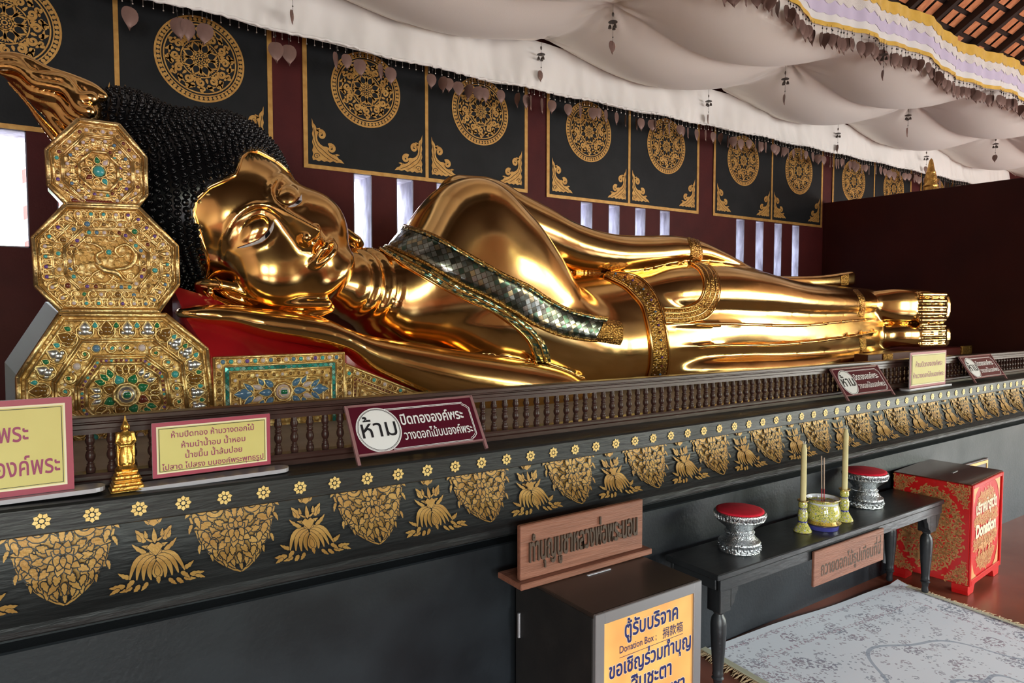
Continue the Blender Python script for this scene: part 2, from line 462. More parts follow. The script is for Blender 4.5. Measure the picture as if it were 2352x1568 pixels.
# --- the other walls (behind the viewer), open on the garden side
g = MB(); x = -4.5
for a, b in OPENINGS:
    g.box(x, a, OPEN_Y - .2, OPEN_Y, 0, 3.4); g.box(a, b, OPEN_Y - .2, OPEN_Y, 0, OPEN_Z[0]); g.box(a, b, OPEN_Y - .2, OPEN_Y, OPEN_Z[1], 3.4); x = b
g.box(x, 13, OPEN_Y - .2, OPEN_Y, 0, 3.4)
struct(g.build('wall_front', M_HALL))
struct(MB().box(-4.7, -4.5, OPEN_Y - .2, WY + WT, 0, 6.6).build('wall_left', M_HALL))
e = MB()
e.box(END_X, END_X + .2, OPEN_Y - .2, END_Y[0], 0, 6.6); e.box(END_X, END_X + .2, END_Y[1], WY + WT, 0, 6.6); e.box(END_X, END_X + .2, END_Y[0], END_Y[1], END_Z[1], 6.6)
struct(e.build('wall_end', M_HALL))

# --- roof: boarded slopes, with rafters, purlins and clay tiles showing between them
RIDGE = (.4, 6.2)
rf = MB()
for (y0, z0) in ((OPEN_Y - .3, 3.2), (WY + WT + .1, 3.5)):
    y1, z1 = RIDGE
    rf.add([(-4.7, y0, z0 + .25), (14.2, y0, z0 + .25), (14.2, y1, z1 + .25), (-4.7, y1, z1 + .25)], [(0, 1, 2, 3)], 0)
roof = struct(rf.build('ceiling', [M_DARKWOOD]))
def slope(y): return 6.2 - (y - .4) * (6.2 - 3.5) / (WY + WT + .1 - .4)
tl = MB()
for j in range(26):
    yy = .5 + j * .16
    for i in range(56):
        xx = 3.0 + i * .17
        if (i % 3) == 2 and j % 5 == 4: continue
        z = slope(yy) + .235
        tl.add([(xx, yy, z), (xx + .125, yy, z), (xx + .125, yy + .115, z - .08), (xx, yy + .115, z - .08)], [(0, 1, 2, 3)])
tl.build('roof_tiles', M_TILE, roof)
rb = MB()
for i in range(20):
    xx = 3.0 + i * .51 - .035
    z0, z1 = slope(.4), slope(4.7)
    rb.add([(xx, .4, z0 + .15), (xx + .06, .4, z0 + .15), (xx + .06, 4.7, z1 + .15), (xx, 4.7, z1 + .15), (xx, .4, z0 + .24), (xx + .06, .4, z0 + .24), (xx + .06, 4.7, z1 + .24), (xx, 4.7, z1 + .24)], [(0, 1, 2, 3), (0, 4, 5, 1), (1, 5, 6, 2), (3, 2, 6, 7), (0, 3, 7, 4)])
for yy in (1.2, 2.3):
    rb.box(-4.5, 14, yy, yy + .16, slope(yy) - .28, slope(yy) - .06)
rb.build('rafters', M_DARKWOOD, roof)

# --- white neighbouring building with tiered roofs, seen through the first slit window
nb = thing('neighbouring_building', 'white building with tiered red roofs outside, seen through the leftmost slit window', 'building', (.6, 9.4, 0))
MB().box(-.04, 1.4, 9.0, 10.0, 0, 4.6).build('wall', mat('limewash', (.75, .76, .80), .8), nb)
MB().box(-.10, -.04, 8.95, 9.1, 0, 4.6).build('corner_pillar', mat('pinkish_pillar', (.62, .42, .40), .8), nb)
for z in (2.25, 2.62, 3.0):
    b = MB(); b.add([(-.02, 8.99, z + .02), (.5, 8.99, z + .34), (.5, 8.99, z + .16), (-.02, 8.99, z - .12), (-.02, 9.0, z + .02), (.5, 9.0, z + .34), (.5, 9.0, z + .16), (-.02, 9.0, z - .12)], [(3, 2, 1, 0), (4, 5, 6, 7), (0, 1, 5, 4), (2, 3, 7, 6), (0, 4, 7, 3), (1, 2, 6, 5)])
    b.build('roof_tier', mat('red_roof_tiles', (.16, .035, .03), .8), nb)
# ================================================================ the long altar plinth and its balustrade
def zc(X): return 1.045 + .034 * math.exp(-max(X, -1.5) / 1.4)      # middle of the flowered fascia: the old masonry sags a little
X0, X1 = -1.6, 9.6
XS = [X0 + (X1 - X0) * i / 60 for i in range(61)]
plinth = thing('altar_plinth', 'long black altar plinth with gold stencilled lotus moulding under the reclining golden statue', 'altar', (3, 2.1, 0))
def strip(prof, name, m, parent=plinth, smooth=False, zref=1.045, deco=None):
    """profile [(y, z)] swept along the plinth, following its sag"""
    b = MB()
    b.grid([[(x, y, z + (zc(x) - 1.045) * min(1, z / 1.0)) for y, z in prof] for x in XS])
    if deco: deco(b)
    return b.build(name, m, parent, angle=40 if smooth else None)
WALL_Y = 2.095
strip([(WALL_Y, 0), (WALL_Y, .712), (WALL_Y + .006, .716), (2.20, .716)], 'lower_wall', M_BLACKWALL)
strip([(2.3, .70), (2.16, .70), (2.16, .79), (2.02, .79)], 'shadow_groove', M_BLACKWALL)
strip([(2.12, .779), (2.008, .779), (2.000, .785), (1.998, .798), (2.004, .808), (2.03, .830), (2.2, .834)], 'lower_moulding', M_BLACKWOOD)
COVE = [(2.026, .829), (2.043, .848), (2.07, .882), (2.09, .922), (2.105, .96), (2.115, 1.0), (2.118, 1.03)]
CL = [0.]
for i in range(1, len(COVE)): CL.append(CL[-1] + math.hypot(COVE[i][0] - COVE[i - 1][0], COVE[i][1] - COVE[i - 1][1]))
def on_cove(x0, k=1.0, off0=.003):
    def fn(u, v, lift=0):                 # v = 0 at the top edge, growing downward negative
        t = CL[-1] + v * k; off = off0 + lift
        t = max(0, min(CL[-1], t)); i = 0
        while i < len(CL) - 2 and t > CL[i + 1]: i += 1
        f = (t - CL[i]) / (CL[i + 1] - CL[i])
        y = COVE[i][0] + (COVE[i + 1][0] - COVE[i][0]) * f; z = COVE[i][1] + (COVE[i + 1][1] - COVE[i][1]) * f
        x = x0 + u * k
        return (x, y - off, z + off * .5 + (zc(x) - 1.045) * min(1, z))
    return fn
def pendant():
    """hanging lotus shield, about .24 wide and .23 high, its top edge at v = 0"""
    d = Deco(); h = Deco(); o = Deco()
    # segmented outline with out-turned leaf ends
    segs = ([(.030, -.004), (.060, -.003), (.088, -.006), (.106, -.014)], [(.109, -.018), (.117, -.032), (.116, -.050)], [(.116, -.054), (.112, -.070), (.114, -.084)],
            [(.106, -.087), (.101, -.098), (.098, -.112)], [(.097, -.116), (.091, -.132), (.090, -.145)], [(.080, -.148), (.073, -.160), (.066, -.170)],
            [(.064, -.173), (.052, -.187), (.040, -.198)], [(.036, -.201), (.018, -.215), (.001, -.227)])
    for sg in segs: o.stroke(sg, .0060, .0068)
    h.leaf(.112, -.074, -.9, .026, .012, -.3); h.leaf(.096, -.132, -1.1, .024, .011, -.3); h.leaf(.072, -.162, -2.0, .02, .01, .3)
    # foliage, back to front
    for x, y, a, l, w, c in ((.102, -.012, -1.25, .050, .022, .25), (.107, -.046, -1.9, .044, .020, -.25), (.100, -.070, -2.3, .036, .020, .3), (.090, -.088, -1.4, .040, .020, -.25), (.094, -.112, -2.4, .034, .018, .25),
                             (.078, -.122, -1.5, .036, .020, -.2), (.080, -.140, -2.5, .032, .016, .2), (.058, -.146, -1.4, .036, .018, -.25), (.056, -.172, -2.6, .030, .016, .25), (.034, -.172, -1.3, .034, .018, -.2), (.030, -.196, -2.5, .024, .012, .2),
                             (.070, -.060, -2.7, .040, .020, .3), (.082, -.072, -.9, .030, .016, .35), (.058, -.088, .05, .036, .022, .3), (.062, -.108, -.35, .036, .022, -.3), (.052, -.126, -.8, .034, .020, .25), (.040, -.146, -1.1, .032, .020, -.2),
                             (.064, -.076, -.5, .044, .026, .3), (.084, -.100, -1.8, .036, .022, -.2), (.068, -.124, -2.2, .030, .020, .2), (.044, -.112, .5, .034, .022, .3), (.046, -.160, -2.2, .030, .018, .2), (.022, -.180, -2.0, .028, .016, .2), (.104, -.058, -2.2, .030, .018, .3), (.014, -.164, -1.15, .036, .020, .2), (.036, -.062, .75, .034, .018, -.35), (.020, -.050, .5, .030, .014, .35)):
        h.leaf(x, y, a, l, w, c)
    h.curl(.047, -.038, .034, 2.6, 1.35, .0125, .008, -1, 20); h.curl(.088, -.036, .020, 1.2, 1.1, .010, .007, 1, 14); h.leaf(.036, -.008, -.5, .030, .014, -.3)
    h.leaf(.072, -.012, -.35, .040, .014, .25); h.leaf(.014, -.010, -1.0, .034, .014, .3)
    for i in range(len(o.p)): pass
    sh = [(0, -.010), (.03, -.012), (.06, -.008), (.10, -.018), (.110, -.05), (.106, -.08), (.096, -.10), (.088, -.135), (.072, -.155), (.056, -.178), (.034, -.196), (0, -.216)]
    sh = [(x * .88, -.105 + (y + .105) * .90) for x, y in sh]
    d.poly(sh + [(-x, y) for x, y in sh[-2:0:-1]])
    d.mirror(h)
    d.leaf(0, -.200, -PI / 2, .022, .012, 0); d.leaf(0, -.172, -PI / 2, .030, .016, 0)
    d.leaf(0, -.018, -PI / 2, .030, .014, 0)
    d.leaf(-.006, -.070, 2.35, .030, .015, -.3); d.leaf(.006, -.070, .8, .030, .015, .3); d.leaf(0, -.070, PI / 2, .036, .018, 0)
    for i in range(10):
        a = PI / 2 + (i + .5) * 2 * PI / 10; d.leaf(.040 * math.cos(a), -.112 + .040 * math.sin(a), a, .026, .022, .1)
    for r0, r1, n, w, ph in ((.024, .027, 10, .019, 0.), (.014, .021, 7, .016, .2)):
        for i in range(n):
            a = PI / 2 + (i - (n - 1) / 2) * 2 * PI / n + ph * 0
            d.drop(r0 * .7 * math.cos(a), -.112 + r0 * .7 * math.sin(a), a, r1, w)
    for x, y, a, l, w in ((-.010, -.104, -PI / 2 - .3, .026, .016), (.010, -.104, -PI / 2 + .3, .026, .016), (-.008, -.098, 2.4, .014, .012), (.008, -.098, .75, .014, .012), (0, -.108, -PI / 2, .026, .013)):
        d.drop(x, y, a, l, w)
    return d, o
def upright():
    """standing lotus spray on the lower edge, stem and bud above, half flower at the top"""
    d = Deco(); h = Deco()
    for i in range(7):
        a = -PI / 2 + (i - 3) * .42
        d.drop(.010 * math.cos(a), .004 + .010 * math.sin(a), a, .024, .010)
    # spreading petals, outermost first
    for x, y, a, l, w, c in ((.078, -.205, -.15, .036, .018, .15), (.062, -.212, -.5, .030, .014, .25), (.090, -.212, -.2, .026, .013, -.2), (.044, -.210, -.75, .030, .015, -.25), (.026, -.206, -1.1, .026, .014, .2), (.064, -.186, .15, .030, .016, .4), (.056, -.196, -.5, .028, .016, -.3)):
        h.leaf(x, y, a, l, w, c)
    for pts, w in (([(.004, -.134), (.026, -.134), (.046, -.146), (.058, -.168), (.066, -.192)], .012), ([(.003, -.138), (.022, -.142), (.038, -.156), (.046, -.176), (.050, -.196)], .012), ([(.002, -.142), (.016, -.150), (.028, -.164), (.033, -.182), (.034, -.200)], .012), ([(.001, -.148), (.010, -.158), (.017, -.172), (.019, -.188), (.016, -.202)], .012)):
        q = curve_2d(pts, 10); L_, R_ = [], []
        for i, (x, y) in enumerate(q):
            x0, y0 = q[max(i - 1, 0)]; x1, y1 = q[min(i + 1, len(q) - 1)]; dd = math.hypot(x1 - x0, y1 - y0); t = i / (len(q) - 1); hw = w * (.12 + .88 * math.sin(PI * min(1, .12 + .82 * t)) ** 1.2) * .5
            L_.append((x - (y1 - y0) / dd * hw, y + (x1 - x0) / dd * hw)); R_.append((x + (y1 - y0) / dd * hw, y - (x1 - x0) / dd * hw))
        h.poly(L_ + R_[::-1])
    h.leaf(.022, -.128, .35, .040, .015, .35); h.leaf(.008, -.122, .75, .026, .014, -.3)
    h.leaf(.024, -.102, 1.2, .040, .022, -.15); h.leaf(.032, -.098, .85, .022, .012, .3); h.leaf(.020, -.094, 1.7, .022, .012, -.2); h.leaf(.004, -.102, .25, .020, .007, .3)
    h.leaf(.003, -.052, .95, .024, .013, -.3); h.leaf(.008, -.056, .25, .018, .010, .5)
    d.mirror(h)
    d.drop(0, -.204, PI / 2, .050, .026); d.drop(0, -.196, PI / 2, .032, .014); d.leaf(0, -.196, -PI / 2, .020, .014, 0)
    d.drop(0, -.140, PI / 2, .030, .030); d.poly([(-.020, -.116), (-.008, -.106), (0, -.112), (.008, -.106), (.020, -.116), (.010, -.130), (0, -.140), (-.010, -.130)])
    d.drop(0, -.108, PI / 2, .040, .012); d.poly([(-.012, -.056), (0, -.064), (.012, -.056), (.006, -.046), (-.006, -.046)]); d.stroke([(0, -.022), (0, -.046)], .006)
    return d
def curve_2d(pts, n):
    s = [i * (len(pts) - 1) / (n - 1) for i in range(n)]; out = []
    for t in s:
        i = min(int(t), len(pts) - 2); f = t - i
        p0, p1, p2, p3 = pts[max(i - 1, 0)], pts[i], pts[i + 1], pts[min(i + 2, len(pts) - 1)]
        out.append(tuple(.5 * (2 * p1[k] + (p2[k] - p0[k]) * f + (2 * p0[k] - 5 * p1[k] + 4 * p2[k] - p3[k]) * f * f + (3 * p1[k] - p0[k] - 3 * p2[k] + p3[k]) * f**3) for k in (0, 1)))
    return out
(PEND, PENDO), UPR = pendant(), upright()
POUT = Deco().mirror(PENDO)
def cove_deco(b):
    for k in range(-2, 22):
        x = .052 + .4195 * k
        f1, f2 = on_cove(x), on_cove(x + .21)
        put_cut(PEND, b, f1, 1, 0, .0027); POUT.put(b, f1, 1); put_cut(UPR, b, f2, 1, 0, .0013)
strip(COVE, 'stencilled_cove', [M_BLACKWOOD, M_STENCIL], smooth=True, deco=cove_deco)
def fascia_deco(b):
    for k in range(-6, 70):
        x = .010 + .1049 * k; z = zc(x) + .0
        d = Deco()
        for i in range(8):
            a = 2 * PI * i / 8 + (0 if k % 2 else .2)
            d.drop(.0075 * math.cos(a), .0075 * math.sin(a), a, .0128, .0122, 5)
        d.disc(0, 0, .0055, 10)
        d.put(b, on_wall(x, z, 1, 1, 2.0165), 1)
strip([(2.118, 1.02), (2.12, 1.012), (2.026, 1.009), (2.02, 1.013), (2.0195, 1.075), (2.026, 1.081), (2.06, 1.082), (2.27, 1.082)], 'ledge', [M_BLACKWOOD, M_ROSE], deco=fascia_deco)
strip([(2.268, 1.0815), (2.6, 1.082), (4.38, 1.082)], 'altar_top', mat('pale_grey_cement', (.40, .38, .37), .7, col2=(.30, .28, .27), nscale=6))
def ledge(X): return zc(X) + .037

# --- balustrade
M_RAIL = M_BROWN
RY = 2.195
bal = thing('balustrade', 'low dark brown balustrade of turned spindles running along the front of the altar', 'railing', (3, RY, 1.09))
def rtop(X): return 1.302 - .0082 * X
def rail(name, y0, y1, za, zb, grooves, mats=M_RAIL):
    b = MB(); P = []
    for x in XS:
        a, c = za(x), zb(x); h = c - a
        pr = [(y1, a), (y0, a), (y0, a + h * .28), (y0 - .004, a + h * .34), (y0 - .004, a + h * .55), (y0 + .002, a + h * .6), (y0 + .002, a + h * .66), (y0 - .008, a + h * .74), (y0 - .008, a + h * .95), (y0 - .003, c), (y1, c)] if grooves else \
             [(y1, a), (y0 - .006, a), (y0 - .006, a + h * .45), (y0, a + h * .55), (y0, a + h * .8), (y0 + .003, c), (y1, c)]
        P.append([(x, y, z) for y, z in pr])
    b.grid(P, closed=True)
    return b.build(name, mats, bal)
rail('top_rail', RY - .018, RY + .024, lambda x: rtop(x) - .047, rtop, True)
rail('bottom_rail', RY - .022, RY + .024, lambda x: ledge(x) - .002, lambda x: ledge(x) + .034, False)
BPR = [(.0095, 0), (.0115, .06), (.0125, .12), (.0115, .18), (.008, .215), (.0105, .235), (.008, .255), (.0065, .30), (.0105, .35), (.0125, .41), (.0125, .47), (.010, .54), (.0075, .58), (.011, .60), (.0085, .625),
       (.0115, .645), (.0075, .67), (.0095, .73), (.012, .78), (.012, .84), (.009, .89), (.011, .915), (.009, .94), (.0105, 1.0)]
bx0 = .075; rest = MB(); proto = None
for k in range(170):
    x = bx0 + .0504 * k; z0 = ledge(x) + .030; z1 = rtop(x) - .045
    if x > 8.6: break
    if k < 100:
        if proto is None:
            proto = MB().lathe([(r, z) for r, z in BPR], 12).build('baluster', M_RAIL, None, angle=50); o = proto
        else:
            o = proto.copy(); COL.objects.link(o)
        o.parent = bal; o.matrix_parent_inverse = WM[bal.name].inverted()
        o.location = (x, RY, z0); o.scale = (1, 1, z1 - z0); o.rotation_euler = (0, 0, k * 1.3)
    else:
        rest.lathe([(r, z0 + z * (z1 - z0)) for r, z in BPR], 8, M=Matrix.Translation((x, RY, 0)))
tag(rest.build('far_balusters', M_RAIL, bal, angle=50), kind='stuff')
# ================================================================ the reclining statue
import openvdb
def hermite(xs, ys, x):
    """smooth shape-keeping interpolation"""
    xs = np.asarray(xs, float); ys = np.asarray(ys, float)
    d = np.diff(ys) / np.diff(xs); m = np.zeros_like(ys)
    m[0], m[-1] = d[0], d[-1]; m[1:-1] = (d[:-1] + d[1:]) / 2
    x = np.clip(x, xs[0], xs[-1])
    i = np.clip(np.searchsorted(xs, x) - 1, 0, len(xs) - 2); h = xs[i + 1] - xs[i]; t = (x - xs[i]) / h
    return ys[i] * (2 * t**3 - 3 * t**2 + 1) + m[i] * h * (t**3 - 2 * t**2 + t) + ys[i + 1] * (-2 * t**3 + 3 * t**2) + m[i + 1] * h * (t**3 - t**2)
def smin(a, b, k):
    h = np.maximum(k - np.abs(a - b), 0) / k
    return np.minimum(a, b) - h * h * k * .25
def smax(a, b, k): return -smin(-a, -b, k)
def ell(x, y, z, c, r):
    p = (x - c[0]) / r[0], (y - c[1]) / r[1], (z - c[2]) / r[2]
    k0 = np.sqrt(p[0]**2 + p[1]**2 + p[2]**2)
    k1 = np.sqrt((p[0] / r[0])**2 + (p[1] / r[1])**2 + (p[2] / r[2])**2) + 1e-9
    return k0 * (k0 - 1) / k1
def cap(x, y, z, pts, rad):
    """round tube along a polyline with varying radius"""
    out = None
    if not hasattr(rad, '__len__'): rad = [rad] * len(pts)
    for i in range(len(pts) - 1):
        a = np.array(pts[i], float); b = np.array(pts[i + 1], float); ab = b - a; l2 = ab @ ab + 1e-12
        t = np.clip(((x - a[0]) * ab[0] + (y - a[1]) * ab[1] + (z - a[2]) * ab[2]) / l2, 0, 1)
        d = np.sqrt((x - a[0] - ab[0] * t)**2 + (y - a[1] - ab[1] * t)**2 + (z - a[2] - ab[2] * t)**2) - (rad[i] + (rad[i + 1] - rad[i]) * t)
        out = d if out is None else np.minimum(out, d)
    return out
def curve_pts(pts, n):
    """resample a polyline smoothly"""
    P = np.array(pts, float); s = np.arange(len(P)); q = np.linspace(0, len(P) - 1, n)
    return np.stack([hermite(s, P[:, k], q) for k in range(P.shape[1])], 1)
def loft(x, y, z, st, n=2.0, cap_r=.5, zm=1.62):
    """body swept along the length: stations (px, top py, bottom py, middle Y, half depth[, lean]) measured from sight lines;
    lean pushes the upper part of the section towards the front"""
    q = []
    for s_ in st:
        px, t, b, yc, hd = s_[:5]; sh = s_[5] if len(s_) > 5 else 0.
        A, B_ = PY(px, t, yc), PY(px, b, yc)
        if sh: A, B_ = PY(px, t, yc - sh * (A.z - zm)), PY(px, b, yc - sh * (B_.z - zm))
        q.append(((A.x + B_.x) / 2, (A.z + B_.z) / 2, (A.z - B_.z) / 2, yc, hd, sh))
    q = np.array(q); xs = q[:, 0]; xl = x.reshape(-1)
    g = lambda k: hermite(xs, q[:, k], xl).reshape(x.shape).astype(np.float32)
    zc_, a, yc, hd = g(1), np.maximum(g(2), .005), g(3), np.maximum(g(4), .005)
    yy = y
    if np.any(q[:, 5]): yy = y + g(5) * (z - zm)
    k = (np.abs((yy - yc) / hd)**n + np.abs((z - zc_) / a)**n)**(1 / n)
    f = (k - 1) * np.minimum(a, hd)
    dx = np.maximum(np.maximum(xs[0] - x, x - xs[-1]), 0)
    r = cap_r * np.minimum(a, hd)
    return np.where(dx > 0, np.sqrt(np.maximum(f + r, 0)**2 + dx**2) - r, f)
def sdf_mesh(fn, lo, hi, h, smooth=3):
    ax = [np.arange(lo[k], hi[k] + h, h, dtype=np.float32) for k in range(3)]
    x, y, z = ax[0][:, None, None], ax[1][None, :, None], ax[2][None, None, :]
    f = np.ascontiguousarray(np.broadcast_to(fn(x, y, z), (len(ax[0]), len(ax[1]), len(ax[2]))), dtype=np.float32).copy()
    for s in ((0,), (-1,)):
        f[s[0], :, :] = np.maximum(f[s[0], :, :], h); f[:, s[0], :] = np.maximum(f[:, s[0], :], h); f[:, :, s[0]] = np.maximum(f[:, :, s[0]], h)
    g = openvdb.FloatGrid(4.0 * h); g.copyFromArray(np.clip(f, -4 * h, 4 * h))
    v, q = g.convertToQuads(0.0)
    v = np.array(v, dtype=np.float64); q = np.array(q, dtype=np.int64)
    e = np.concatenate([q[:, [0, 1]], q[:, [1, 2]], q[:, [2, 3]], q[:, [3, 0]]]); n = len(v)
    deg = np.maximum(np.bincount(e.ravel(), minlength=n), 1)[:, None]
    for it in range(smooth):
        for lam in (.55, -.53):
            acc = np.stack([np.bincount(e[:, 0], v[e[:, 1], k], n) + np.bincount(e[:, 1], v[e[:, 0], k], n) for k in range(3)], 1)
            v = v + lam * (acc / deg - v)
    return v * h + np.array(lo), q
def np_mesh(name, v, q, mats, parent=None, smooth=True):
    me = bpy.data.meshes.new(name); me.from_pydata(v.tolist(), [], q.tolist())
    for m in mats: me.materials.append(m)
    if smooth: me.polygons.foreach_set('use_smooth', [True] * len(me.polygons))
    me.update()
    o = bpy.data.objects.new(name, me); COL.objects.link(o); attach(o, parent)
    return o

# ---- head, in its own axes: s to the statue's left, u to the crown, f forward from the face; origin between the eyes
HB = np.array([[.678, -.734, .046], [.22, .143, -.965], [.702, .664, .258]])
HB[:, 0] /= np.linalg.norm(HB[:, 0])
HB[:, 1] -= HB[:, 0] * (HB[:, 0] @ HB[:, 1]); HB[:, 1] /= np.linalg.norm(HB[:, 1])
HB[:, 2] = np.cross(HB[:, 0], HB[:, 1])
HO = np.array([.883, 3.0, 1.976])
def head_world(p): return np.asarray(p) @ HB.T + HO
def hairline(s):
    return np.interp(np.abs(s), [0, .04, .10, .17, .21, .255, .29, .32, .345, .40], [.236, .248, .272, .275, .25, .17, .08, .03, -.02, -.10])
def skull(s, u, f, g=0.):
    a = ell(s, u, f, (0, .30, -.36), (.405 + g, .345 + g, .36 + g))
    b = ell(s, u, f, (0, .63, -.40), (.200 + g, .245 + g, .22 + g))
    c = ell(s, u, f, (0, .10, -.44), (.372 + g, .34 + g, .33 + g))
    return smin(smin(a, b, .09), c, .05)
def mir(pts): return [(-p[0], p[1], p[2]) for p in pts]
def head(s, u, f):
    a = np.abs(s)
    d = ell(s, u, f, (0, .05, -.31), (.30, .44, .335))
    d = smin(d, ell(s, u, f, (0, .16, -.31), (.325, .25, .318)), .05)
    d = smin(d, skull(s, u, f, -.022), .03)
    d = smin(d, ell(s, u, f, (0, -.165, -.25), (.288, .240, .245)), .05)                 # heavy jaw
    d = smin(d, ell(a, u, f, (.145, -.12, -.130), (.158, .155, .125)), .08)               # cheeks
    d = smin(d, ell(s, u, f, (.012, -.335, -.10), (.125, .065, .11)), .09)                   # chin
    d = smin(d, ell(s, u, f, (0, -.215, -.10), (.12, .10, .13)), .06)                    # muzzle
    # hollows of the eyes below sharp sweeping brows
    d = smax(d, -ell(a, u, f, (.135, .052, .045), (.115, .066, .062)), .02)
    brow = [(.004, -.03, .046), (.010, .04, .036), (.031, .086, .028), (.080, .116, .014), (.15, .120, -.018), (.215, .094, -.073), (.260, .050, -.135)]
    d = smin(d, cap(a, u, f, curve_pts(brow, 19), [.011] * 6 + [.011] * 8 + [.009, .008, .006, .004, .003]), .012)
    d = smin(d, ell(a, u, f + .42 * (a - .125), (.126, .030, -.078), (.095, .070, .088)), .003)             # lids
    low = [(.046, -.002, -.004), (.09, -.036, .004), (.14, -.038, -.006), (.19, -.010, -.045), (.226, .036, -.095)]
    d = smin(d, cap(a, u, f, curve_pts(low, 9), .007), .016)
    # nose: a long straight wedge with a fine tip and small wings
    fr = np.interp(u.reshape(-1), [-.30, -.170, -.155, -.13, -.06, .02, .08, .2], [.02, .118, .140, .138, .102, .060, .030, -.05]).reshape(u.shape).astype(np.float32)
    wedge = .91 * (np.sqrt(a * a + .0075**2) - .0075) + .415 * (f - fr)
    wedge = smax(wedge, -.93 * (u + .158) + .30 * (f - .13), .012)
    wedge = np.maximum(wedge, np.maximum(u - .10, -.02 - f))
    d = smin(d, wedge, .022)
    d = smin(d, ell(a, u, f, (.037, -.134, .060), (.019, .023, .038)), .014)
    d = smax(d, -ell(a, u, f, (.022, -.168, .085), (.012, .012, .026)), .006)
    # lips
    up = [(.098, -.212, -.012), (.065, -.222, .026), (.030, -.212, .054), (.010, -.213, .064), (0, -.219, .064)]
    lo_ = [(.092, -.217, -.012), (.060, -.245, .026), (.025, -.256, .050), (0, -.258, .054)]
    d = smin(d, cap(a, u, f, curve_pts(up, 9), [.008, .009, .011, .012, .0125, .013, .013, .0125, .012]), .007)
    d = smin(d, cap(a, u, f, curve_pts(lo_, 9), [.007, .009, .012, .014, .016, .017, .018, .018, .018]), .007)
    d = smin(d, ell(a, u, f, (.103, -.209, -.016), (.015, .015, .015)), .006)
    d = smax(d, -cap(a, u, f, [(0, -.175, .086), (0, -.205, .080)], .010), .012)            # philtrum
    d = smax(d, -cap(s, u, f, [(-.05, -.292, .052), (0, -.296, .062), (.05, -.292, .052)], .016), .03)
    # second chin
    d = smin(d, ell(s, u, f, (0, -.27, -.29), (.235, .175, .22)), .012)
    # long ears: shell and hanging lobe; the lower one lies folded on the hand
    def ear(d, q, path, front):
        d = smin(d, cap(q, u, f, curve_pts(path, 21), [.022] * 11 + [.028] * 5 + [.032] * 3 + [.03, .026]), .010)
        d = smin(d, cap(q, u, f, curve_pts(front, 9), .022), .010)
        m = [tuple((np.array(p) + np.array(q_)) / 2) for p, q_ in zip(curve_pts(path[2:], 6)[::-1], curve_pts(front, 6)[::-1])]
        d = smin(d, cap(q, u, f, m, .015), .012)
        c = path[2]
        return smin(d, cap(q, u, f, [(c[0] + .01, c[1] - .05, c[2] + .03), (c[0] + .012, c[1] - .09, c[2] - .01), (c[0], c[1] - .14, c[2])], .014), .008)
    d = ear(d, s, [(.325, -.02, -.27), (.335, .085, -.28), (.345, .15, -.33), (.352, .125, -.41), (.345, .03, -.44), (.338, -.10, -.40), (.335, -.22, -.34), (.333, -.30, -.30), (.330, -.35, -.27)],
            [(.322, -.02, -.26), (.328, -.12, -.28), (.330, -.22, -.28), (.328, -.33, -.25)])
    d = ear(d, -s, [(.315, -.06, -.15), (.345, .0, -.17), (.375, .045, -.21), (.372, .01, -.27), (.350, -.06, -.29), (.315, -.16, -.27), (.26, -.27, -.22), (.19, -.36, -.17), (.11, -.415, -.13)],
            [(.315, -.06, -.15), (.285, -.16, -.14), (.22, -.27, -.11), (.12, -.39, -.09)])
    return d
hv, hq = sdf_mesh(head, (-.44, -.50, -.80), (.44, .95, .20), .0065, 3)
hv = head_world(hv)

# ---- body along its length (left to right): chest, hips, legs, both arms, feet
CHEST = [(850, 625, 780, 3.28, .12, .12), (885, 585, 812, 3.31, .24, .12), (930, 535, 828, 3.34, .32, .12), (1000, 470, 842, 3.36, .37, .12), (1075, 432, 852, 3.36, .40, .12), (1150, 470, 860, 3.35, .40, .12),
         (1210, 545, 868, 3.34, .38, .10), (1260, 622, 874, 3.34, .345, .08), (1300, 680, 880, 3.34, .29, .05), (1345, 728, 884, 3.34, .20, .0)]
BELLY = [(1080, 650, 884, 3.40, .30, -.1), (1200, 640, 886, 3.39, .31, -.18), (1300, 630, 888, 3.37, .325, -.22), (1400, 612, 892, 3.36, .34, -.22), (1480, 600, 896, 3.36, .345, -.15), (1560, 596, 896, 3.36, .35, -.05), (1640, 600, 892, 3.36, .345),
         (1700, 615, 890, 3.35, .33), (1800, 643, 880, 3.34, .30), (1900, 656, 866, 3.33, .265), (1988, 665, 842, 3.32, .22)]
UPLEG = [(1400, 640, 735, 3.33, .22), (1500, 606, 745, 3.30, .31), (1600, 600, 744, 3.30, .325), (1700, 616, 742, 3.30, .315), (1800, 643, 740, 3.30, .29), (1900, 656, 736, 3.30, .255), (1985, 665, 731, 3.30, .205)]
LOLEG = [(1400, 800, 885, 3.33, .22), (1500, 794, 896, 3.30, .31), (1640, 794, 892, 3.30, .325), (1750, 794, 884, 3.30, .31), (1850, 788, 872, 3.30, .28), (1920, 780, 858, 3.30, .25), (1990, 772, 838, 3.30, .205)]
FOOT_U = [(1975, 668, 731, 3.25, .17), (2005, 667, 736, 3.17, .14), (2045, 663, 741, 3.08, .125), (2090, 664, 742, 3.00, .105), (2135, 667, 742, 2.935, .085), (2163, 668, 742, 2.90, .075)]
FOOT_L = [(1985, 745, 798, 3.25, .17), (2010, 744, 797, 3.17, .14), (2045, 742, 796, 3.08, .125), (2090, 743, 797, 3.00, .105), (2135, 744, 797, 2.935, .085), (2163, 744, 797, 2.90, .075)]
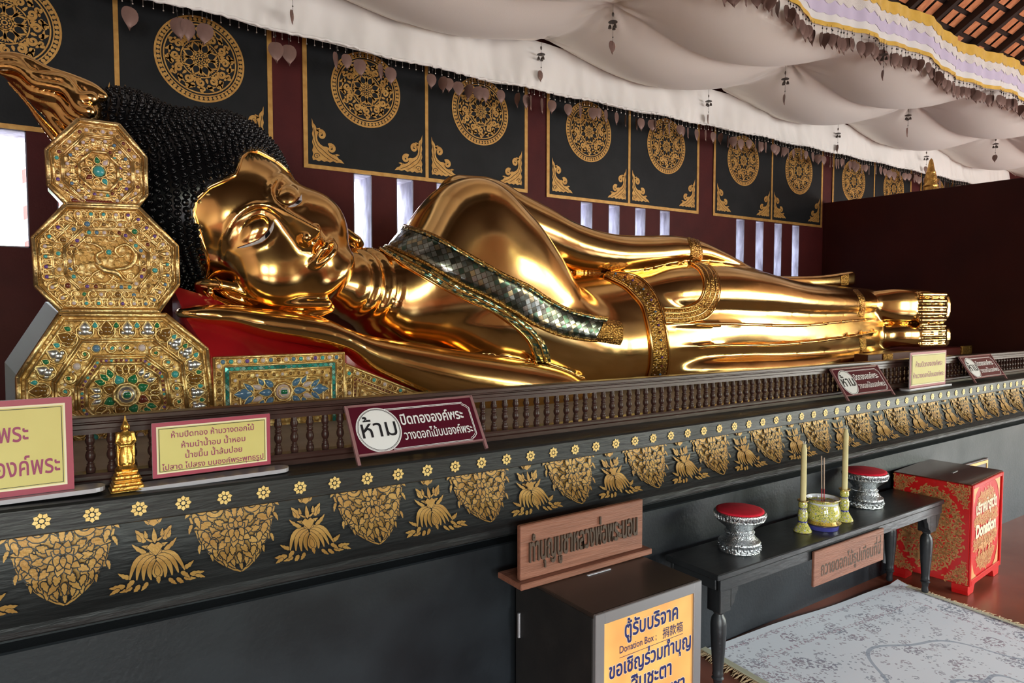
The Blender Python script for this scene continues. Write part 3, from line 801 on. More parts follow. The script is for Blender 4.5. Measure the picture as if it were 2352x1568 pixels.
L_ARM = [(1050, 402, 560, 3.40, .18), (1130, 412, 560, 3.40, .185), (1180, 440, 578, 3.38, .175), (1250, 477, 603, 3.36, .165), (1300, 505, 620, 3.34, .16), (1350, 525, 628, 3.32, .16), (1400, 537, 630, 3.30, .16), (1470, 541, 624, 3.29, .15),
         (1540, 541, 612, 3.28, .135), (1590, 550, 603, 3.27, .115), (1640, 572, 612, 3.27, .105), (1700, 605, 630, 3.27, .09), (1740, 624, 640, 3.27, .065), (1764, 634, 643, 3.27, .035)]
R_ARM = [(415, 707, 730, 3.03, .05), (460, 700, 742, 3.04, .085), (527, 700, 752, 3.05, .10), (600, 706, 775, 3.05, .11), (680, 716, 788, 3.04, .11), (745, 730, 799, 3.02, .10), (795, 752, 812, 3.0, .095), (840, 768, 848, 3.0, .115), (900, 780, 876, 2.99, .13), (980, 792, 908, 2.98, .145),
         (1060, 805, 932, 2.98, .155), (1150, 818, 948, 2.98, .16), (1230, 832, 952, 2.99, .15), (1290, 848, 950, 3.0, .13), (1330, 866, 945, 3.01, .09)]
TAIL = [(1690, 640, 668, 3.45, .05), (1764, 633, 664, 3.45, .05), (1824, 634, 662, 3.45, .05), (1890, 631, 660, 3.45, .05), (1951, 622, 657, 3.45, .055)]
NECK = [(740, 590, 700, 3.20, .17), (800, 578, 742, 3.24, .19), (850, 574, 770, 3.28, .20), (890, 572, 795, 3.31, .23), (925, 565, 805, 3.33, .24)]
RING0 = PY(760, 640, 3.16)
SHO = PY(1062, 545, 3.30)
def tube_pts(q): return [tuple(PY(*p)) for p in q]
PANEL_U = tube_pts([(1500, 748, 3.0), (1650, 743, 2.985), (1830, 748, 2.995), (1920, 740, 3.02), (2012, 731, 3.06)])
PANEL_L = tube_pts([(1500, 800, 3.0), (1650, 793, 2.985), (1770, 792, 2.99), (1890, 782, 3.015), (2012, 762, 3.06)])
def body(x, y, z):
    chest = loft(x, y, z, CHEST, 2.3)
    chest = smin(chest, ell(x, y + .2 * (z - SHO.z), z, tuple(SHO), (.27, .30, .30)), .12)
    # the three folds of the neck
    r = np.sqrt((x - RING0.x)**2 + (y - RING0.y)**2 * .8 + (z - RING0.z)**2)
    neck = loft(x, y, z, NECK, 2.0)
    chest = smin(chest, neck, .06)
    w = np.clip((r - .14) / .06, 0, 1) * np.clip((.345 - r) / .02, 0, 1)
    w = w * np.clip((z - (RING0.z - .20)) / .06, 0, 1)
    chest = chest - .015 * w * np.abs(np.sin(PI * (r - .195) / .058))
    belly = loft(x, y, z, BELLY, 2.15)
    kk = (.035 + .22 * np.clip((1.72 - z) / .22, 0, 1)).astype(np.float32)
    d = smin(chest, belly, kk)
    legs = smin(loft(x, y, z, UPLEG, 2.1), loft(x, y, z, LOLEG, 2.1), .01)
    d = smin(d, legs, .02)
    d = smin(d, cap(x, y, z, curve_pts(PANEL_U, 12), .013), .012)
    d = smin(d, cap(x, y, z, curve_pts(PANEL_L, 12), .013), .012)
    arm = loft(x, y, z, L_ARM, 2.0)
    d = smin(d, arm, .014)
    tail = loft(x, y, z, TAIL, 3.0, .2)
    d = smin(d, tail, .01)
    ra = loft(x, y, z, R_ARM, 2.1, 1.0)
    # finger grooves of the hand under the cheek
    for k, (p0, p1) in enumerate((((430, 712), (600, 728)), ((425, 722), (590, 742)), ((450, 706), (585, 716)))):
        A, B_ = PY(*p0, 2.955), PY(*p1, 2.94)
        ra = smax(ra, -cap(x, y, z, [tuple(A), tuple(B_)], [.006, .007]), .006)
    d = smin(d, ra, .01)
    feet = smin(loft(x, y, z, FOOT_U, 2.6, .3), loft(x, y, z, FOOT_L, 2.6, .3), .008)
    d = smin(d, feet, .02)
    for st in (FOOT_U, FOOT_L):
        A, B_ = PY(2122, st[-1][1], 2.88), PY(2122, st[-1][2], 2.88); C_ = PY(2168, st[-1][1], 2.85)
        hgt = (A.z - B_.z) / 5
        for k in range(5):
            zz = A.z - hgt * (k + .5)
            d = smin(d, cap(x, y, z, [(A.x, 2.905, zz), (A.x + .06, 2.868, zz), (C_.x, 2.848, zz)], hgt * .50), .003)
            d = smin(d, cap(x, y, z, [(C_.x - .02, 2.838, zz), (C_.x + .005, 2.85, zz)], hgt * .46), .004)
    return np.maximum(d, 1.084 - z)
bv, bq = sdf_mesh(body, (.40, 2.62, 1.05), (7.21, 3.90, 2.45), .0115, 4)
buddha = thing('reclining_buddha_statue', 'huge polished gold statue lying on its side with cheek on hand behind the balustrade', 'statue', (3.2, 3.3, 1.085))
BODY = np_mesh('body', np.concatenate([bv, hv]), np.concatenate([bq, hq + len(bv)]), [M_GOLD], buddha)
BVH = BVHTree.FromPolygons(np.concatenate([bv, hv]).tolist(), np.concatenate([bq, hq + len(bv)]).tolist())
# ---- black hair: a cap cut along the hairline, covered with rows of snail curls
M_HAIR = mat('black_lacquer_hair', (.004, .004, .005), .24, spec=.35)
def hair_base(s, u, f):
    d = skull(s, u, f, .004)
    front = smax(-(u - hairline(s)) , -(f + .36 + .25 * np.minimum(u, .2)), .02)
    return np.maximum(d, front * -1 * 0 - np.minimum(u - hairline(s) + np.maximum(-(f + .36), 0) * 6, .05))
kv, kq = sdf_mesh(hair_base, (-.48, -.35, -.82), (.48, .92, .06), .012, 2)
hair = np_mesh('hair', head_world(kv), kq, [M_HAIR], buddha)
def skull1(p):
    return float(skull(np.float64(p[0]), np.float64(p[1]), np.float64(p[2])))
cb = MB()
curl = []          # one snail curl: a ribbed knob
for j, (r, z) in enumerate([(.0145, -.006), (.0155, .004), (.0135, .012), (.0105, .013), (.010, .020), (.0075, .022), (.004, .028)]): curl.append((r, z))
rj = random.Random(4)
def add_curls(c0, n, seed, ok):
    g = PI * (3 - math.sqrt(5))
    for i in range(n):
        zz = 1 - 2 * (i + .5) / n; rr = math.sqrt(1 - zz * zz); a = g * i
        d = np.array([rr * math.cos(a), rr * math.sin(a), zz])
        d = np.array([d[0], d[2], d[1]]); d = d + np.array([rj.uniform(-1, 1) for _ in range(3)]) * .011; d /= np.linalg.norm(d)
        lo, hi = 0.0, 1.2
        for _ in range(22):
            m = (lo + hi) / 2
            if skull1(c0 + d * m) < 0: lo = m
            else: hi = m
        p = c0 + d * lo
        if not ok(p): continue
        e = 1e-3
        nrm = np.array([skull1(p + np.eye(3)[k] * e) - skull1(p - np.eye(3)[k] * e) for k in range(3)]); nrm /= np.linalg.norm(nrm)
        wn = Vector(HB @ nrm); wp = Vector(head_world(p))
        if wn.dot(_C - wp) < -.25 * (_C - wp).length: continue
        M = Matrix.Translation(wp) @ wn.to_track_quat('Z', 'Y').to_matrix().to_4x4() @ Matrix.Rotation(i * 1.7, 4, 'Z')
        cb.lathe(curl, 7, M=M)
def hair_ok(p): return (p[1] > float(hairline(p[0])) + .006 or p[2] < -.40) and p[1] > -.30
add_curls(np.array([0, .22, -.38]), 2300, 0, lambda p: hair_ok(p) and p[1] < .575)
add_curls(np.array([0, .55, -.40]), 900, 1, lambda p: p[1] >= .575)
cb.build('snail_curls', M_HAIR, hair, angle=60)

# ---- raised beading along the hairline
hl = []
for sg in np.linspace(-.352, .352, 61):
    u = float(hairline(sg)); lo, hi = -.36, .25
    hl.append((sg, u))
pts = []
for sg, u in hl:
    o_, d_ = Vector(head_world((sg, u, .5))), Vector(HB @ np.array([0, 0, -1.]))
    hit = BVH.ray_cast(o_, d_)
    if hit[0] is not None and hit[3] < .9: pts.append(hit[0] + hit[1] * .002)
MB().tube(pts, .0085, 6).build('hairline_bead', M_GOLD, buddha, smooth=True)

# ---- inlaid eyes: white crescent with black iris
M_EYEW = mat('mother_of_pearl', (.62, .60, .62), .3, col2=(.45, .42, .46), nscale=60)
M_EYEB = mat('black_inlay', (.008, .008, .010), .2)
M_RIM = mat('red_eyeline', (.10, .02, .012), .4)
def on_face(s, u, off):
    o_, d_ = Vector(head_world((s, u, .4))), Vector(HB @ np.array([0, 0, -1.]))
    h = BVH.ray_cast(o_, d_)
    return h[0] + h[1] * off
EU = [(.048, .004), (.070, -.001), (.094, -.006), (.13, -.004), (.16, .005), (.21, .035)]
ED = [(.048, .000), (.075, -.016), (.108, -.022), (.146, -.018), (.19, .010), (.21, .033)]
for sg in (-1, 1):
    A, B_ = curve_pts(EU, 25), curve_pts(ED, 25)
    if sg > 0: A, B_ = A[:17], [(p[0], p[1] + (q[1] - p[1]) * max(0, (i - 12) / 4)) for i, (p, q) in enumerate(zip(B_[:17], A[:17]))]
    b = MB(); b.grid([[on_face(sg * (p[0] * (1 - t) + q[0] * t), p[1] * (1 - t) + q[1] * t, .004) for t in (0, .25, .5, .75, 1)] for p, q in zip(A, B_)])
    eye = b.build('eye', M_EYEW, buddha, smooth=True)
    b = MB(); b.grid([[on_face(sg * (p[0] * (1 - t) + q[0] * t), p[1] * (1 - t) + q[1] * t, .006) for t in (.05, .35, .65, .95)] for p, q in list(zip(A, B_))[8:13]])
    b.build('iris', M_EYEB, eye, smooth=True)
    MB().tube([on_face(sg * p[0], p[1], .004) for p in A], .0018, 5).build('lid_line', M_RIM, eye)

# ---- flame finial on the crown of the head: wavy tongues laid over a core
TONGUES = [([(236, 221), (205, 208), (160, 182), (105, 163), (60, 140), (20, 131), (-40, 137)], 3.25, (.020, .036, .024, .022, .022, .02, .015)),
           ([(208, 226), (180, 222), (150, 186), (110, 178), (72, 168), (40, 143), (0, 139), (-45, 152)], 3.22, (.030, .026, .020, .020, .018, .018, .016, .01)),
           ([(205, 256), (180, 245), (152, 207), (112, 196), (80, 188), (48, 160), (8, 152), (-35, 162)], 3.20, (.026, .022, .019, .019, .018, .017, .015, .01)),
           ([(194, 272), (166, 256), (140, 226), (106, 215), (74, 205), (44, 180), (14, 170), (-20, 160)], 3.24, (.022, .022, .019, .019, .018, .016, .012, .006)),
           ([(172, 290), (150, 272), (126, 242), (95, 232), (60, 222)], 3.28, (.022, .022, .019, .015, .006)),
           ([(146, 304), (128, 284), (106, 258), (76, 240)], 3.32, (.022, .02, .015, .006)),
           ([(128, 318), (110, 296), (86, 268), (62, 236), (20, 190)], 3.37, (.02, .018, .012, .008, .006))]
def flame(x, y, z):
    d = None
    for st, Y, rad in TONGUES:
        n = 4 * len(st)
        pts = curve_pts([tuple(PY(px, py, Y + .02 * i)) for i, (px, py) in enumerate(st)], n)
        rr = hermite(np.arange(len(rad)), rad, np.linspace(0, len(rad) - 1, n))
        q = cap(x, y, z, [tuple(p) for p in pts], list(rr))
        d = q if d is None else smin(d, q, .006)
    core = cap(x, y, z, [tuple(PY(190, 262, 3.33)), tuple(PY(120, 225, 3.36)), tuple(PY(10, 150, 3.40))], [.075, .060, .012])
    fan = smin(cap(x, y, z, [tuple(PY(170, 262, 3.34)), tuple(PY(70, 205, 3.38)), tuple(PY(0, 160, 3.40))], [.060, .040, .010]), cap(x, y, z, [tuple(PY(180, 230, 3.33)), tuple(PY(80, 168, 3.36)), tuple(PY(-20, 146, 3.38))], [.05, .036, .012]), .02)
    return smin(d, np.minimum(core, fan), .012)
fv, fq = sdf_mesh(flame, (-.45, 3.05, 2.05), (.45, 3.65, 2.85), .0075, 2)
np_mesh('flame_finial', fv, fq, [M_GOLD], buddha)
# ---- ornaments laid on the body: each band follows the surface of the statue
def nodes(m): return m.node_tree.nodes, m.node_tree.links, m.node_tree.nodes['Principled BSDF']
def mosaic_mat(name, scale, cols, metal=.9, rough=.12, tilt=.35, rot=45, grout=(.10, .08, .05)):
    m = bpy.data.materials.new(name); m.use_nodes = True; N, K, B = nodes(m)
    uv = N.new('ShaderNodeUVMap'); mp = N.new('ShaderNodeMapping'); mp.inputs['Rotation'].default_value[2] = math.radians(rot)
    K.new(uv.outputs[0], mp.inputs[0])
    vo = N.new('ShaderNodeTexVoronoi'); vo.distance = 'CHEBYCHEV'; vo.inputs['Randomness'].default_value = 0.0; vo.inputs['Scale'].default_value = scale
    K.new(mp.outputs[0], vo.inputs['Vector'])
    sp = N.new('ShaderNodeSeparateColor'); K.new(vo.outputs['Color'], sp.inputs[0])
    cr = N.new('ShaderNodeValToRGB'); cr.color_ramp.interpolation = 'CONSTANT'
    cr.color_ramp.elements[0].color = (*cols[0], 1); cr.color_ramp.elements[1].position = 1 / len(cols); cr.color_ramp.elements[1].color = (*cols[1], 1)
    for i in range(2, len(cols)):
        e = cr.color_ramp.elements.new(i / len(cols)); e.color = (*cols[i], 1)
    K.new(sp.outputs[0], cr.inputs[0])
    gt = N.new('ShaderNodeMath'); gt.operation = 'GREATER_THAN'; gt.inputs[1].default_value = .445; K.new(vo.outputs['Distance'], gt.inputs[0])
    mx = N.new('ShaderNodeMix'); mx.data_type = 'RGBA'; K.new(gt.outputs[0], mx.inputs['Factor']); K.new(cr.outputs[0], mx.inputs['A']); mx.inputs['B'].default_value = (*grout, 1)
    K.new(mx.outputs['Result'], B.inputs['Base Color'])
    ge = N.new('ShaderNodeNewGeometry'); va = N.new('ShaderNodeVectorMath'); va.operation = 'SUBTRACT'; va.inputs[1].default_value = (.5, .5, .5); K.new(vo.outputs['Color'], va.inputs[0])
    vs = N.new('ShaderNodeVectorMath'); vs.operation = 'SCALE'; vs.inputs['Scale'].default_value = tilt; K.new(va.outputs[0], vs.inputs[0])
    vb_ = N.new('ShaderNodeVectorMath'); vb_.operation = 'ADD'; K.new(ge.outputs['Normal'], vb_.inputs[0]); K.new(vs.outputs[0], vb_.inputs[1])
    vn = N.new('ShaderNodeVectorMath'); vn.operation = 'NORMALIZE'; K.new(vb_.outputs[0], vn.inputs[0]); K.new(vn.outputs[0], B.inputs['Normal'])
    B.inputs['Metallic'].default_value = metal; B.inputs['Roughness'].default_value = rough
    return m
def relief_mat(name, scale, bump=1.0, col=(.83, .50, .15), dark=(.30, .14, .03)):
    """gold leaf worked into small beads and foliage"""
    m = bpy.data.materials.new(name); m.use_nodes = True; N, K, B = nodes(m)
    tc = N.new('ShaderNodeTexCoord')
    vo = N.new('ShaderNodeTexVoronoi'); vo.inputs['Scale'].default_value = scale; vo.inputs['Randomness'].default_value = .75; K.new(tc.outputs['Object'], vo.inputs['Vector'])
    no = N.new('ShaderNodeTexNoise'); no.inputs['Scale'].default_value = scale * 1.6; no.inputs['Detail'].default_value = 3; K.new(tc.outputs['Object'], no.inputs['Vector'])
    ad = N.new('ShaderNodeMath'); ad.operation = 'ADD'; K.new(vo.outputs['Distance'], ad.inputs[0]); K.new(no.outputs['Fac'], ad.inputs[1])
    cr = N.new('ShaderNodeValToRGB'); cr.color_ramp.elements[0].position = .65; cr.color_ramp.elements[0].color = (*col, 1); cr.color_ramp.elements[1].position = 1.15; cr.color_ramp.elements[1].color = (*dark, 1)
    K.new(ad.outputs[0], cr.inputs[0]); K.new(cr.outputs[0], B.inputs['Base Color'])
    bp = N.new('ShaderNodeBump'); bp.invert = True; bp.inputs['Strength'].default_value = bump; bp.inputs['Distance'].default_value = .35 / scale
    K.new(ad.outputs[0], bp.inputs['Height']); K.new(bp.outputs[0], B.inputs['Normal'])
    B.inputs['Metallic'].default_value = .95; B.inputs['Roughness'].default_value = .28
    return m
M_MOSAIC = mosaic_mat('mirror_mosaic', 36, [(.36, .37, .35), (.22, .25, .23), (.42, .45, .43), (.10, .11, .09), (.28, .31, .29), (.07, .12, .09), (.38, .31, .18), (.20, .23, .21)], rough=.22, tilt=.16)
M_RELIEF = relief_mat('carved_gold_band', 75)
M_GREENINLAY = mosaic_mat('green_glass_inlay', 60, [(.5, .36, .12), (.75, .58, .22), (.08, .20, .17), (.72, .52, .18), (.07, .10, .08), (.8, .62, .25), (.14, .32, .29)], metal=.8, rot=0)
def gem_mats(): return [mat('turquoise', (.06, .36, .38), .15), mat('amethyst', (.14, .06, .30), .15), mat('pearl_glass', (.62, .50, .52), .15), mat('dark_ruby', (.16, .03, .02), .15), mat('emerald_glass', (.02, .18, .08), .12), mat('mirror_glass', (.66, .66, .70), .28, metal=.9), mat('sapphire_glass', (.10, .20, .34), .15), mat('amber_glass', (.20, .09, .02), .12)]
GEMS = gem_mats()
TQ, AM, PE, RU, EM, MI, SA, AB = range(1, 9)
BODYTREE = BVH
def on_body(px, py, off):
    d = ray(px, py).normalized()
    h = BODYTREE.ray_cast(_C, d)
    if h[0] is None: return None
    n = h[1] if h[1].dot(d) < 0 else -h[1]
    return h[0] + n * off, n
def body_band(name, up, lo, nu, nv, m, prof, parent=buddha, smooth=True):
    """prof: offset from the surface across the band; up/lo: its two edges as seen"""
    A, B_ = curve_pts(up, nu), curve_pts(lo, nu)
    rows, good = [], []
    for a, b in zip(A, B_):
        row = []
        for j in range(nv):
            t = j / (nv - 1); o_ = float(np.interp(t, np.linspace(0, 1, len(prof)), prof))
            h = on_body(a[0] + (b[0] - a[0]) * t, a[1] + (b[1] - a[1]) * t, o_)
            row.append(h[0] if h else (row[-1] if row else None))
        f = next((p for p in row if p is not None), None)
        if f is None: continue
        rows.append([p if p is not None else f for p in row])
    b = MB(); b.grid(rows)
    L_ = 0; uv = []
    for i, r in enumerate(rows):
        if i: L_ += (r[nv // 2] - rows[i - 1][nv // 2]).length
        w = 0
        for j in range(nv):
            if j: w += (r[j] - r[j - 1]).length
            uv.append((L_, w))
    b.uv = uv
    return b.build(name, m, parent, smooth=smooth), rows
def edge_cord(name, pts, n, r, m, parent, off=.006, seg=6):
    P = [on_body(p[0], p[1], off) for p in curve_pts(pts, n)]
    return MB().tube([p[0] for p in P if p], r, seg).build(name, m, parent, smooth=True)
SU = [(929, 520), (968, 532), (1008, 548), (1080, 588), (1156, 630), (1212, 656), (1258, 686), (1309, 713), (1360, 727), (1393, 732)]
SL = [(880, 566), (911, 576), (978, 606), (1054, 649), (1131, 687), (1187, 720), (1233, 748), (1284, 769), (1335, 779), (1368, 782)]
sash, _ = body_band('sash', SU, SL, 120, 9, [M_MOSAIC], [0, .016, .018, .018, .018, .018, .016, 0])
for e in (SU, SL):
    edge_cord('sash_border', e, 120, .009, M_RELIEF, sash, .010)
inset = lambda A, B_, t: [(a[0] + (b[0] - a[0]) * t, a[1] + (b[1] - a[1]) * t) for a, b in zip(A, B_)]
body_band('inlay_strip', inset(SU, SL, .03), inset(SU, SL, .13), 120, 4, [M_GREENINLAY], [.016, .022, .022, .018], sash)
body_band('sash_end', [(1385, 731), (1405, 734), (1425, 737)], [(1362, 783), (1393, 788), (1425, 793)], 14, 9, [M_RELIEF], [0, .022, .022, .022, 0], sash)
HU = [(882, 568), (911, 578), (978, 608), (1054, 653), (1131, 691), (1187, 725), (1225, 755), (1250, 785), (1262, 812), (1267, 836)]
HL = [(872, 572), (901, 592), (965, 631), (1028, 667), (1080, 692), (1125, 712), (1176, 746), (1210, 779), (1225, 810), (1230, 834)]
hem_, _ = body_band('robe_hem', HU, HL, 110, 7, [M_GREENINLAY], [0, .012, .010, .010, .012, 0])
edge_cord('hem_border', HL, 110, .007, M_GOLD, hem_, .008); edge_cord('hem_border', inset(HU, HL, .45), 110, .005, M_RELIEF, hem_, .012)
BL = [(1386, 634), (1432, 657), (1457, 680), (1475, 703), (1484, 733), (1490, 764), (1494, 802), (1493, 841), (1485, 872)]
BR = [(1401, 627), (1445, 632), (1475, 645), (1498, 670), (1511, 695), (1519, 720), (1527, 754), (1532, 790), (1534, 830), (1529, 872)]
belt, brow_ = body_band('belt', BL, curve_pts(BR, 9), 90, 9, [M_RELIEF], [0, .016, .018, .024, .024, .018, .016, 0])
for e in (BL, BR): edge_cord('belt_border', e, 90, .009, M_GOLD, belt, .010)
gb = MB()
for i in range(4, 88, 5):
    for j, k in ((4, (SA, RU, AM, RU)[i % 4]), (2, PE), (6, RU)):
        p = brow_[i][j]; gb.ball(p + (_C - p).normalized() * .005, .0075 if j == 4 else .004, 7, 5, m=k - 1)
gb.build('belt_gems', GEMS, belt, smooth=True)
LO = [(1606, 606), (1633, 615), (1646, 634), (1652, 662), (1648, 688), (1636, 713), (1618, 731), (1585, 741), (1550, 743), (1524, 742)]
LI = [(1588, 606), (1606, 619), (1616, 639), (1618, 662), (1610, 685), (1592, 699), (1572, 706), (1552, 708), (1535, 708), (1522, 708)]
loop, _ = body_band('robe_fold_hem', LO, LI, 80, 9, [M_RELIEF], [0, .012, .010, .014, .010, .012, 0])
for t in (0, .33, .66, 1): edge_cord('hem_cord', inset(LO, LI, t), 80, .006, M_GOLD, loop, .010)
br, _ = body_band('bracelet', [(1577, 547), (1583, 560), (1586, 580), (1582, 601)], [(1606, 555), (1613, 572), (1614, 590), (1609, 602)], 24, 9, [M_RELIEF], [.002, .016, .010, .016, .010, .016, .002])
for u, l in (([(1958, 666), (1970, 682), (1975, 702), (1970, 727)], [(1972, 667), (1984, 682), (1988, 702), (1984, 728)]), ([(1973, 777), (1976, 800), (1971, 818), (1960, 838)], [(1988, 776), (1990, 800), (1985, 820), (1974, 838)])):
    body_band('ankle_band', u, l, 24, 7, [M_RELIEF], [.002, .012, .008, .012, .002])
body_band('sash_tail_end', [(1931, 634), (1931, 645), (1932, 655)], [(1949, 629), (1949, 640), (1949, 653)], 8, 5, [M_RELIEF], [.004, .006, .006, .004])
# ================================================================ stacked bolsters and the jewelled headrest
M_LACQ = mat('black_lacquer', (.035, .038, .048), .30, coat=.5)
M_LACQ_LIT = mat('window_lit_lacquer', (.13, .17, .24), .5, sheen=.3)  # bluish window light on the lowest bolster's lacquer side, painted into the base colour
M_REDLAC = mat('deep_red_lacquer', (.30, .006, .010), .18, col2=(.22, .005, .008), nscale=4, coat=.5)
M_LEAFG = relief_mat('gilded_relief', 46, .7, (.95, .72, .36), (.46, .26, .085))
M_LEAFG.node_tree.nodes['Principled BSDF'].inputs['Roughness'].default_value = .48
M_GFRAME = mat('gilded_frame', (.95, .72, .36), .40, metal=1., col2=(.76, .50, .20), nscale=40, bump=.35, bscale=70)
M_TQBAND = mosaic_mat('turquoise_tiles', 62, [(.03, .32, .28), (.06, .42, .38), (.02, .20, .18), (.30, .55, .50), (.05, .36, .32)], metal=.3, rough=.15, tilt=.25)
MG = [M_GFRAME] + GEMS
def poly_px(pts, Y): return [(PY(px, py, Y).x, PY(px, py, Y).z) for px, py in pts]
def scaled(poly, c, k, zmin=None):
    r = [(c[0] + (x - c[0]) * k, c[1] + (z - c[1]) * k) for x, z in poly]
    return r
def along(poly, step, closed=True, phase=.5):
    out = []; n = len(poly)
    for i in range(n if closed else n - 1):
        a, b = poly[i], poly[(i + 1) % n]; l = math.hypot(b[0] - a[0], b[1] - a[1]); k = max(1, round(l / step))
        for j in range(k):
            t = (j + phase) / k; out.append((a[0] + (b[0] - a[0]) * t, a[1] + (b[1] - a[1]) * t, math.atan2(b[1] - a[1], b[0] - a[0])))
    return out
RX = Matrix.Rotation(math.radians(90), 4, 'X')
def gem(b, x, z, Y, r, k, collar=True, rz=None):
    b.ball((x, Y - r * .15, z), (r, r * .62, rz or r), 8, 5, m=k)
    if collar:
        M = Matrix.Translation((x, Y, z)) @ RX
        b.lathe([(r * 1.02, 0), (r * 1.12, r * .42), (r * 1.30, r * .42), (r * 1.42, 0)], 9, M=M, m=0)
def petal(b, x, z, Y, ang, ln, w, k, tip=True):
    """leaf shaped stone in a gilded setting"""
    d = Deco(); d.drop(0, 0, ang, ln, w, 7)
    o = d.p[0]; cx, cz = sum(p[0] for p in o) / len(o), sum(p[1] for p in o) / len(o)
    n = len(o)
    vs = [(x + u, Y - .002, z + v) for u, v in o] + [(x + cx + (u - cx) * .55, Y - .009, z + cz + (v - cz) * .55) for u, v in o]
    b.add(vs, [(i, (i + 1) % n, n + (i + 1) % n, n + i) for i in range(n)] + [tuple(range(n, 2 * n))], k)
    b.tube([(x + cx + (u - cx) * 1.12, Y - .003, z + cz + (v - cz) * 1.12) for u, v in o + [o[0]]], .003, 4, m=0, cap=False)
def scroll(b, x, z, Y, r, a0, sg, rad=.0032, turns=1.3, n=13):
    b.tube([(x + r * (1 - .82 * t) * math.cos(a0 + sg * turns * 2 * PI * t), Y - .002, z + r * (1 - .82 * t) * math.sin(a0 + sg * turns * 2 * PI * t)) for t in [i / (n - 1) for i in range(n)]], [rad * (1.1 - .4 * i / n) for i in range(n)], 5, m=0)
def ridge(b, poly, Y, r, closed=True):
    p = poly + ([poly[0]] if closed else [])
    for i in range(len(p) - 1):
        b.tube([(p[i][0], Y, p[i][1]), (p[i + 1][0], Y, p[i + 1][1])], r, 6)
        b.ball((p[i][0], Y, p[i][1]), r, 6, 4)
rg = random.Random(11)
PAL = (TQ, AM, PE, RU, RU, AM, AB, PE, AB, RU, 0)
def bolster(name, label, verts, Y, depth, ctr, seed):
    P = poly_px(verts, Y); c = poly_px([ctr], Y)[0]
    t = thing(name, label, 'bolster', (c[0], Y + depth / 2, min(p[1] for p in P)), group=None)
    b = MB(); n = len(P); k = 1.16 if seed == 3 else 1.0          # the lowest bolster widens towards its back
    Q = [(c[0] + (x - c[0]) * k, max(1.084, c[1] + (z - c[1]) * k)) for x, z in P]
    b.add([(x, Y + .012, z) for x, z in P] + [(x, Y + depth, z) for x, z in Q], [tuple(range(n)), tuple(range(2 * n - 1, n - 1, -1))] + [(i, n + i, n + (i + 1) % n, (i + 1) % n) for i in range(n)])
    b.build('window_lit_core' if seed == 3 else 'lacquered_core', M_LACQ_LIT if seed == 3 else M_LACQ, t)
    f = MB(); f.prism(P, Y, Y + .013); e = f.build('end_panel', [M_LEAFG], t)
    return t, P, c, e
def clampz(poly, z): return [(x, max(q, z)) for x, q in poly]
# --- top bolster
B1 = [(180, 276), (272, 288), (333, 362), (335, 447), (316, 472), (154, 468), (113, 425), (108, 345)]
Y1 = 2.93
t, P, c, e = bolster('octagonal_bolster', 'gilded octagonal bolster with a turquoise stone at its centre, topmost of the stack', B1, Y1, .16, (227, 394), 1)
full = poly_px([(180, 276), (272, 288), (333, 362), (335, 447), (285, 512), (190, 503), (113, 425), (108, 345)], Y1)
zb = min(p[1] for p in P) + .006
fr = MB()
ridge(fr, P, Y1 - .002, .009)
for k in (.90, .74, .70, .545, .51):
    ridge(fr, clampz(scaled(full, c, k), zb), Y1 - .002, .0042)
ridge(fr, clampz(scaled(full, c, .40), zb), Y1 - .003, .006)
fr.build('gilded_mouldings', M_GFRAME, e, smooth=True)
g = MB()
for k, st, r in ((.825, .026, .0066), (.47, .024, .006)):
    for i, (x, z, a) in enumerate(along(scaled(full, c, k), st)):
        if z > zb + .012: gem(g, x, z, Y1, r, rg.choice(PAL))
for i, (x, z, a) in enumerate(along(scaled(full, c, .625), .033)):
    if z > zb + .012: petal(g, x, z, Y1, a - PI / 2, .026, .020, 0); gem(g, x, z, Y1 - .008, .0062, rg.choice((PE, AM, PE, SA)), False)
for i in range(20):
    x = P[5][0] + .02 + (P[4][0] - P[5][0] - .04) * i / 19; gem(g, x, zb + .008, Y1, .008, RU)
for i in range(9):
    a = 2 * PI * i / 9 + .3; petal(g, c[0] + .027 * math.cos(a), c[1] + .027 * math.sin(a), Y1 - .002, a, .026, .018, (0, PE, EM, 0, AB, RU, 0, TQ, 0)[i])
g.build('inlaid_stones', MG, e, smooth=True)
g = MB(); gem(g, c[0], c[1], Y1 - .004, .0195, TQ); g.build('centre_stone', MG, e, smooth=True)
# --- middle bolster with a bird in relief
B2 = [(150, 472), (318, 478), (405, 566), (408, 652), (364, 714), (140, 713), (84, 656), (77, 546)]
Y2 = 2.93
t, P, c, e = bolster('octagonal_bolster', 'gilded octagonal bolster with a carved bird at its centre, between two others', B2, Y2, .15, (243, 598), 2)
fr = MB(); ridge(fr, P, Y2 - .002, .009)
for k in (.93, .78, .755, .60, .575, .46): ridge(fr, scaled(P, c, k), Y2 - .002, .0042)
fr.build('gilded_mouldings', M_GFRAME, e, smooth=True)
g = MB()
for i, (x, z, a) in enumerate(along(scaled(P, c, .855), .040)):
    petal(g, x + .012 * math.cos(a + PI / 2), z + .012 * math.sin(a + PI / 2), Y2, a - PI / 2, .040, .022, 0); gem(g, x, z, Y2 - .008, .0065, rg.choice((PE, TQ, SA, AM, PE)), False); 
    scroll(g, x + .017 * math.cos(a), z + .017 * math.sin(a), Y2, .013, a, 1)
for i, (x, z, a) in enumerate(along(scaled(P, c, .675), .058)):
    gem(g, x, z, Y2, .0095 if i % 3 == 0 else .007, (SA, AB, PE, EM, RU, PE, TQ, AB)[i % 8]); scroll(g, x + .026 * math.cos(a), z + .026 * math.sin(a), Y2, .017, a + 1, -1)
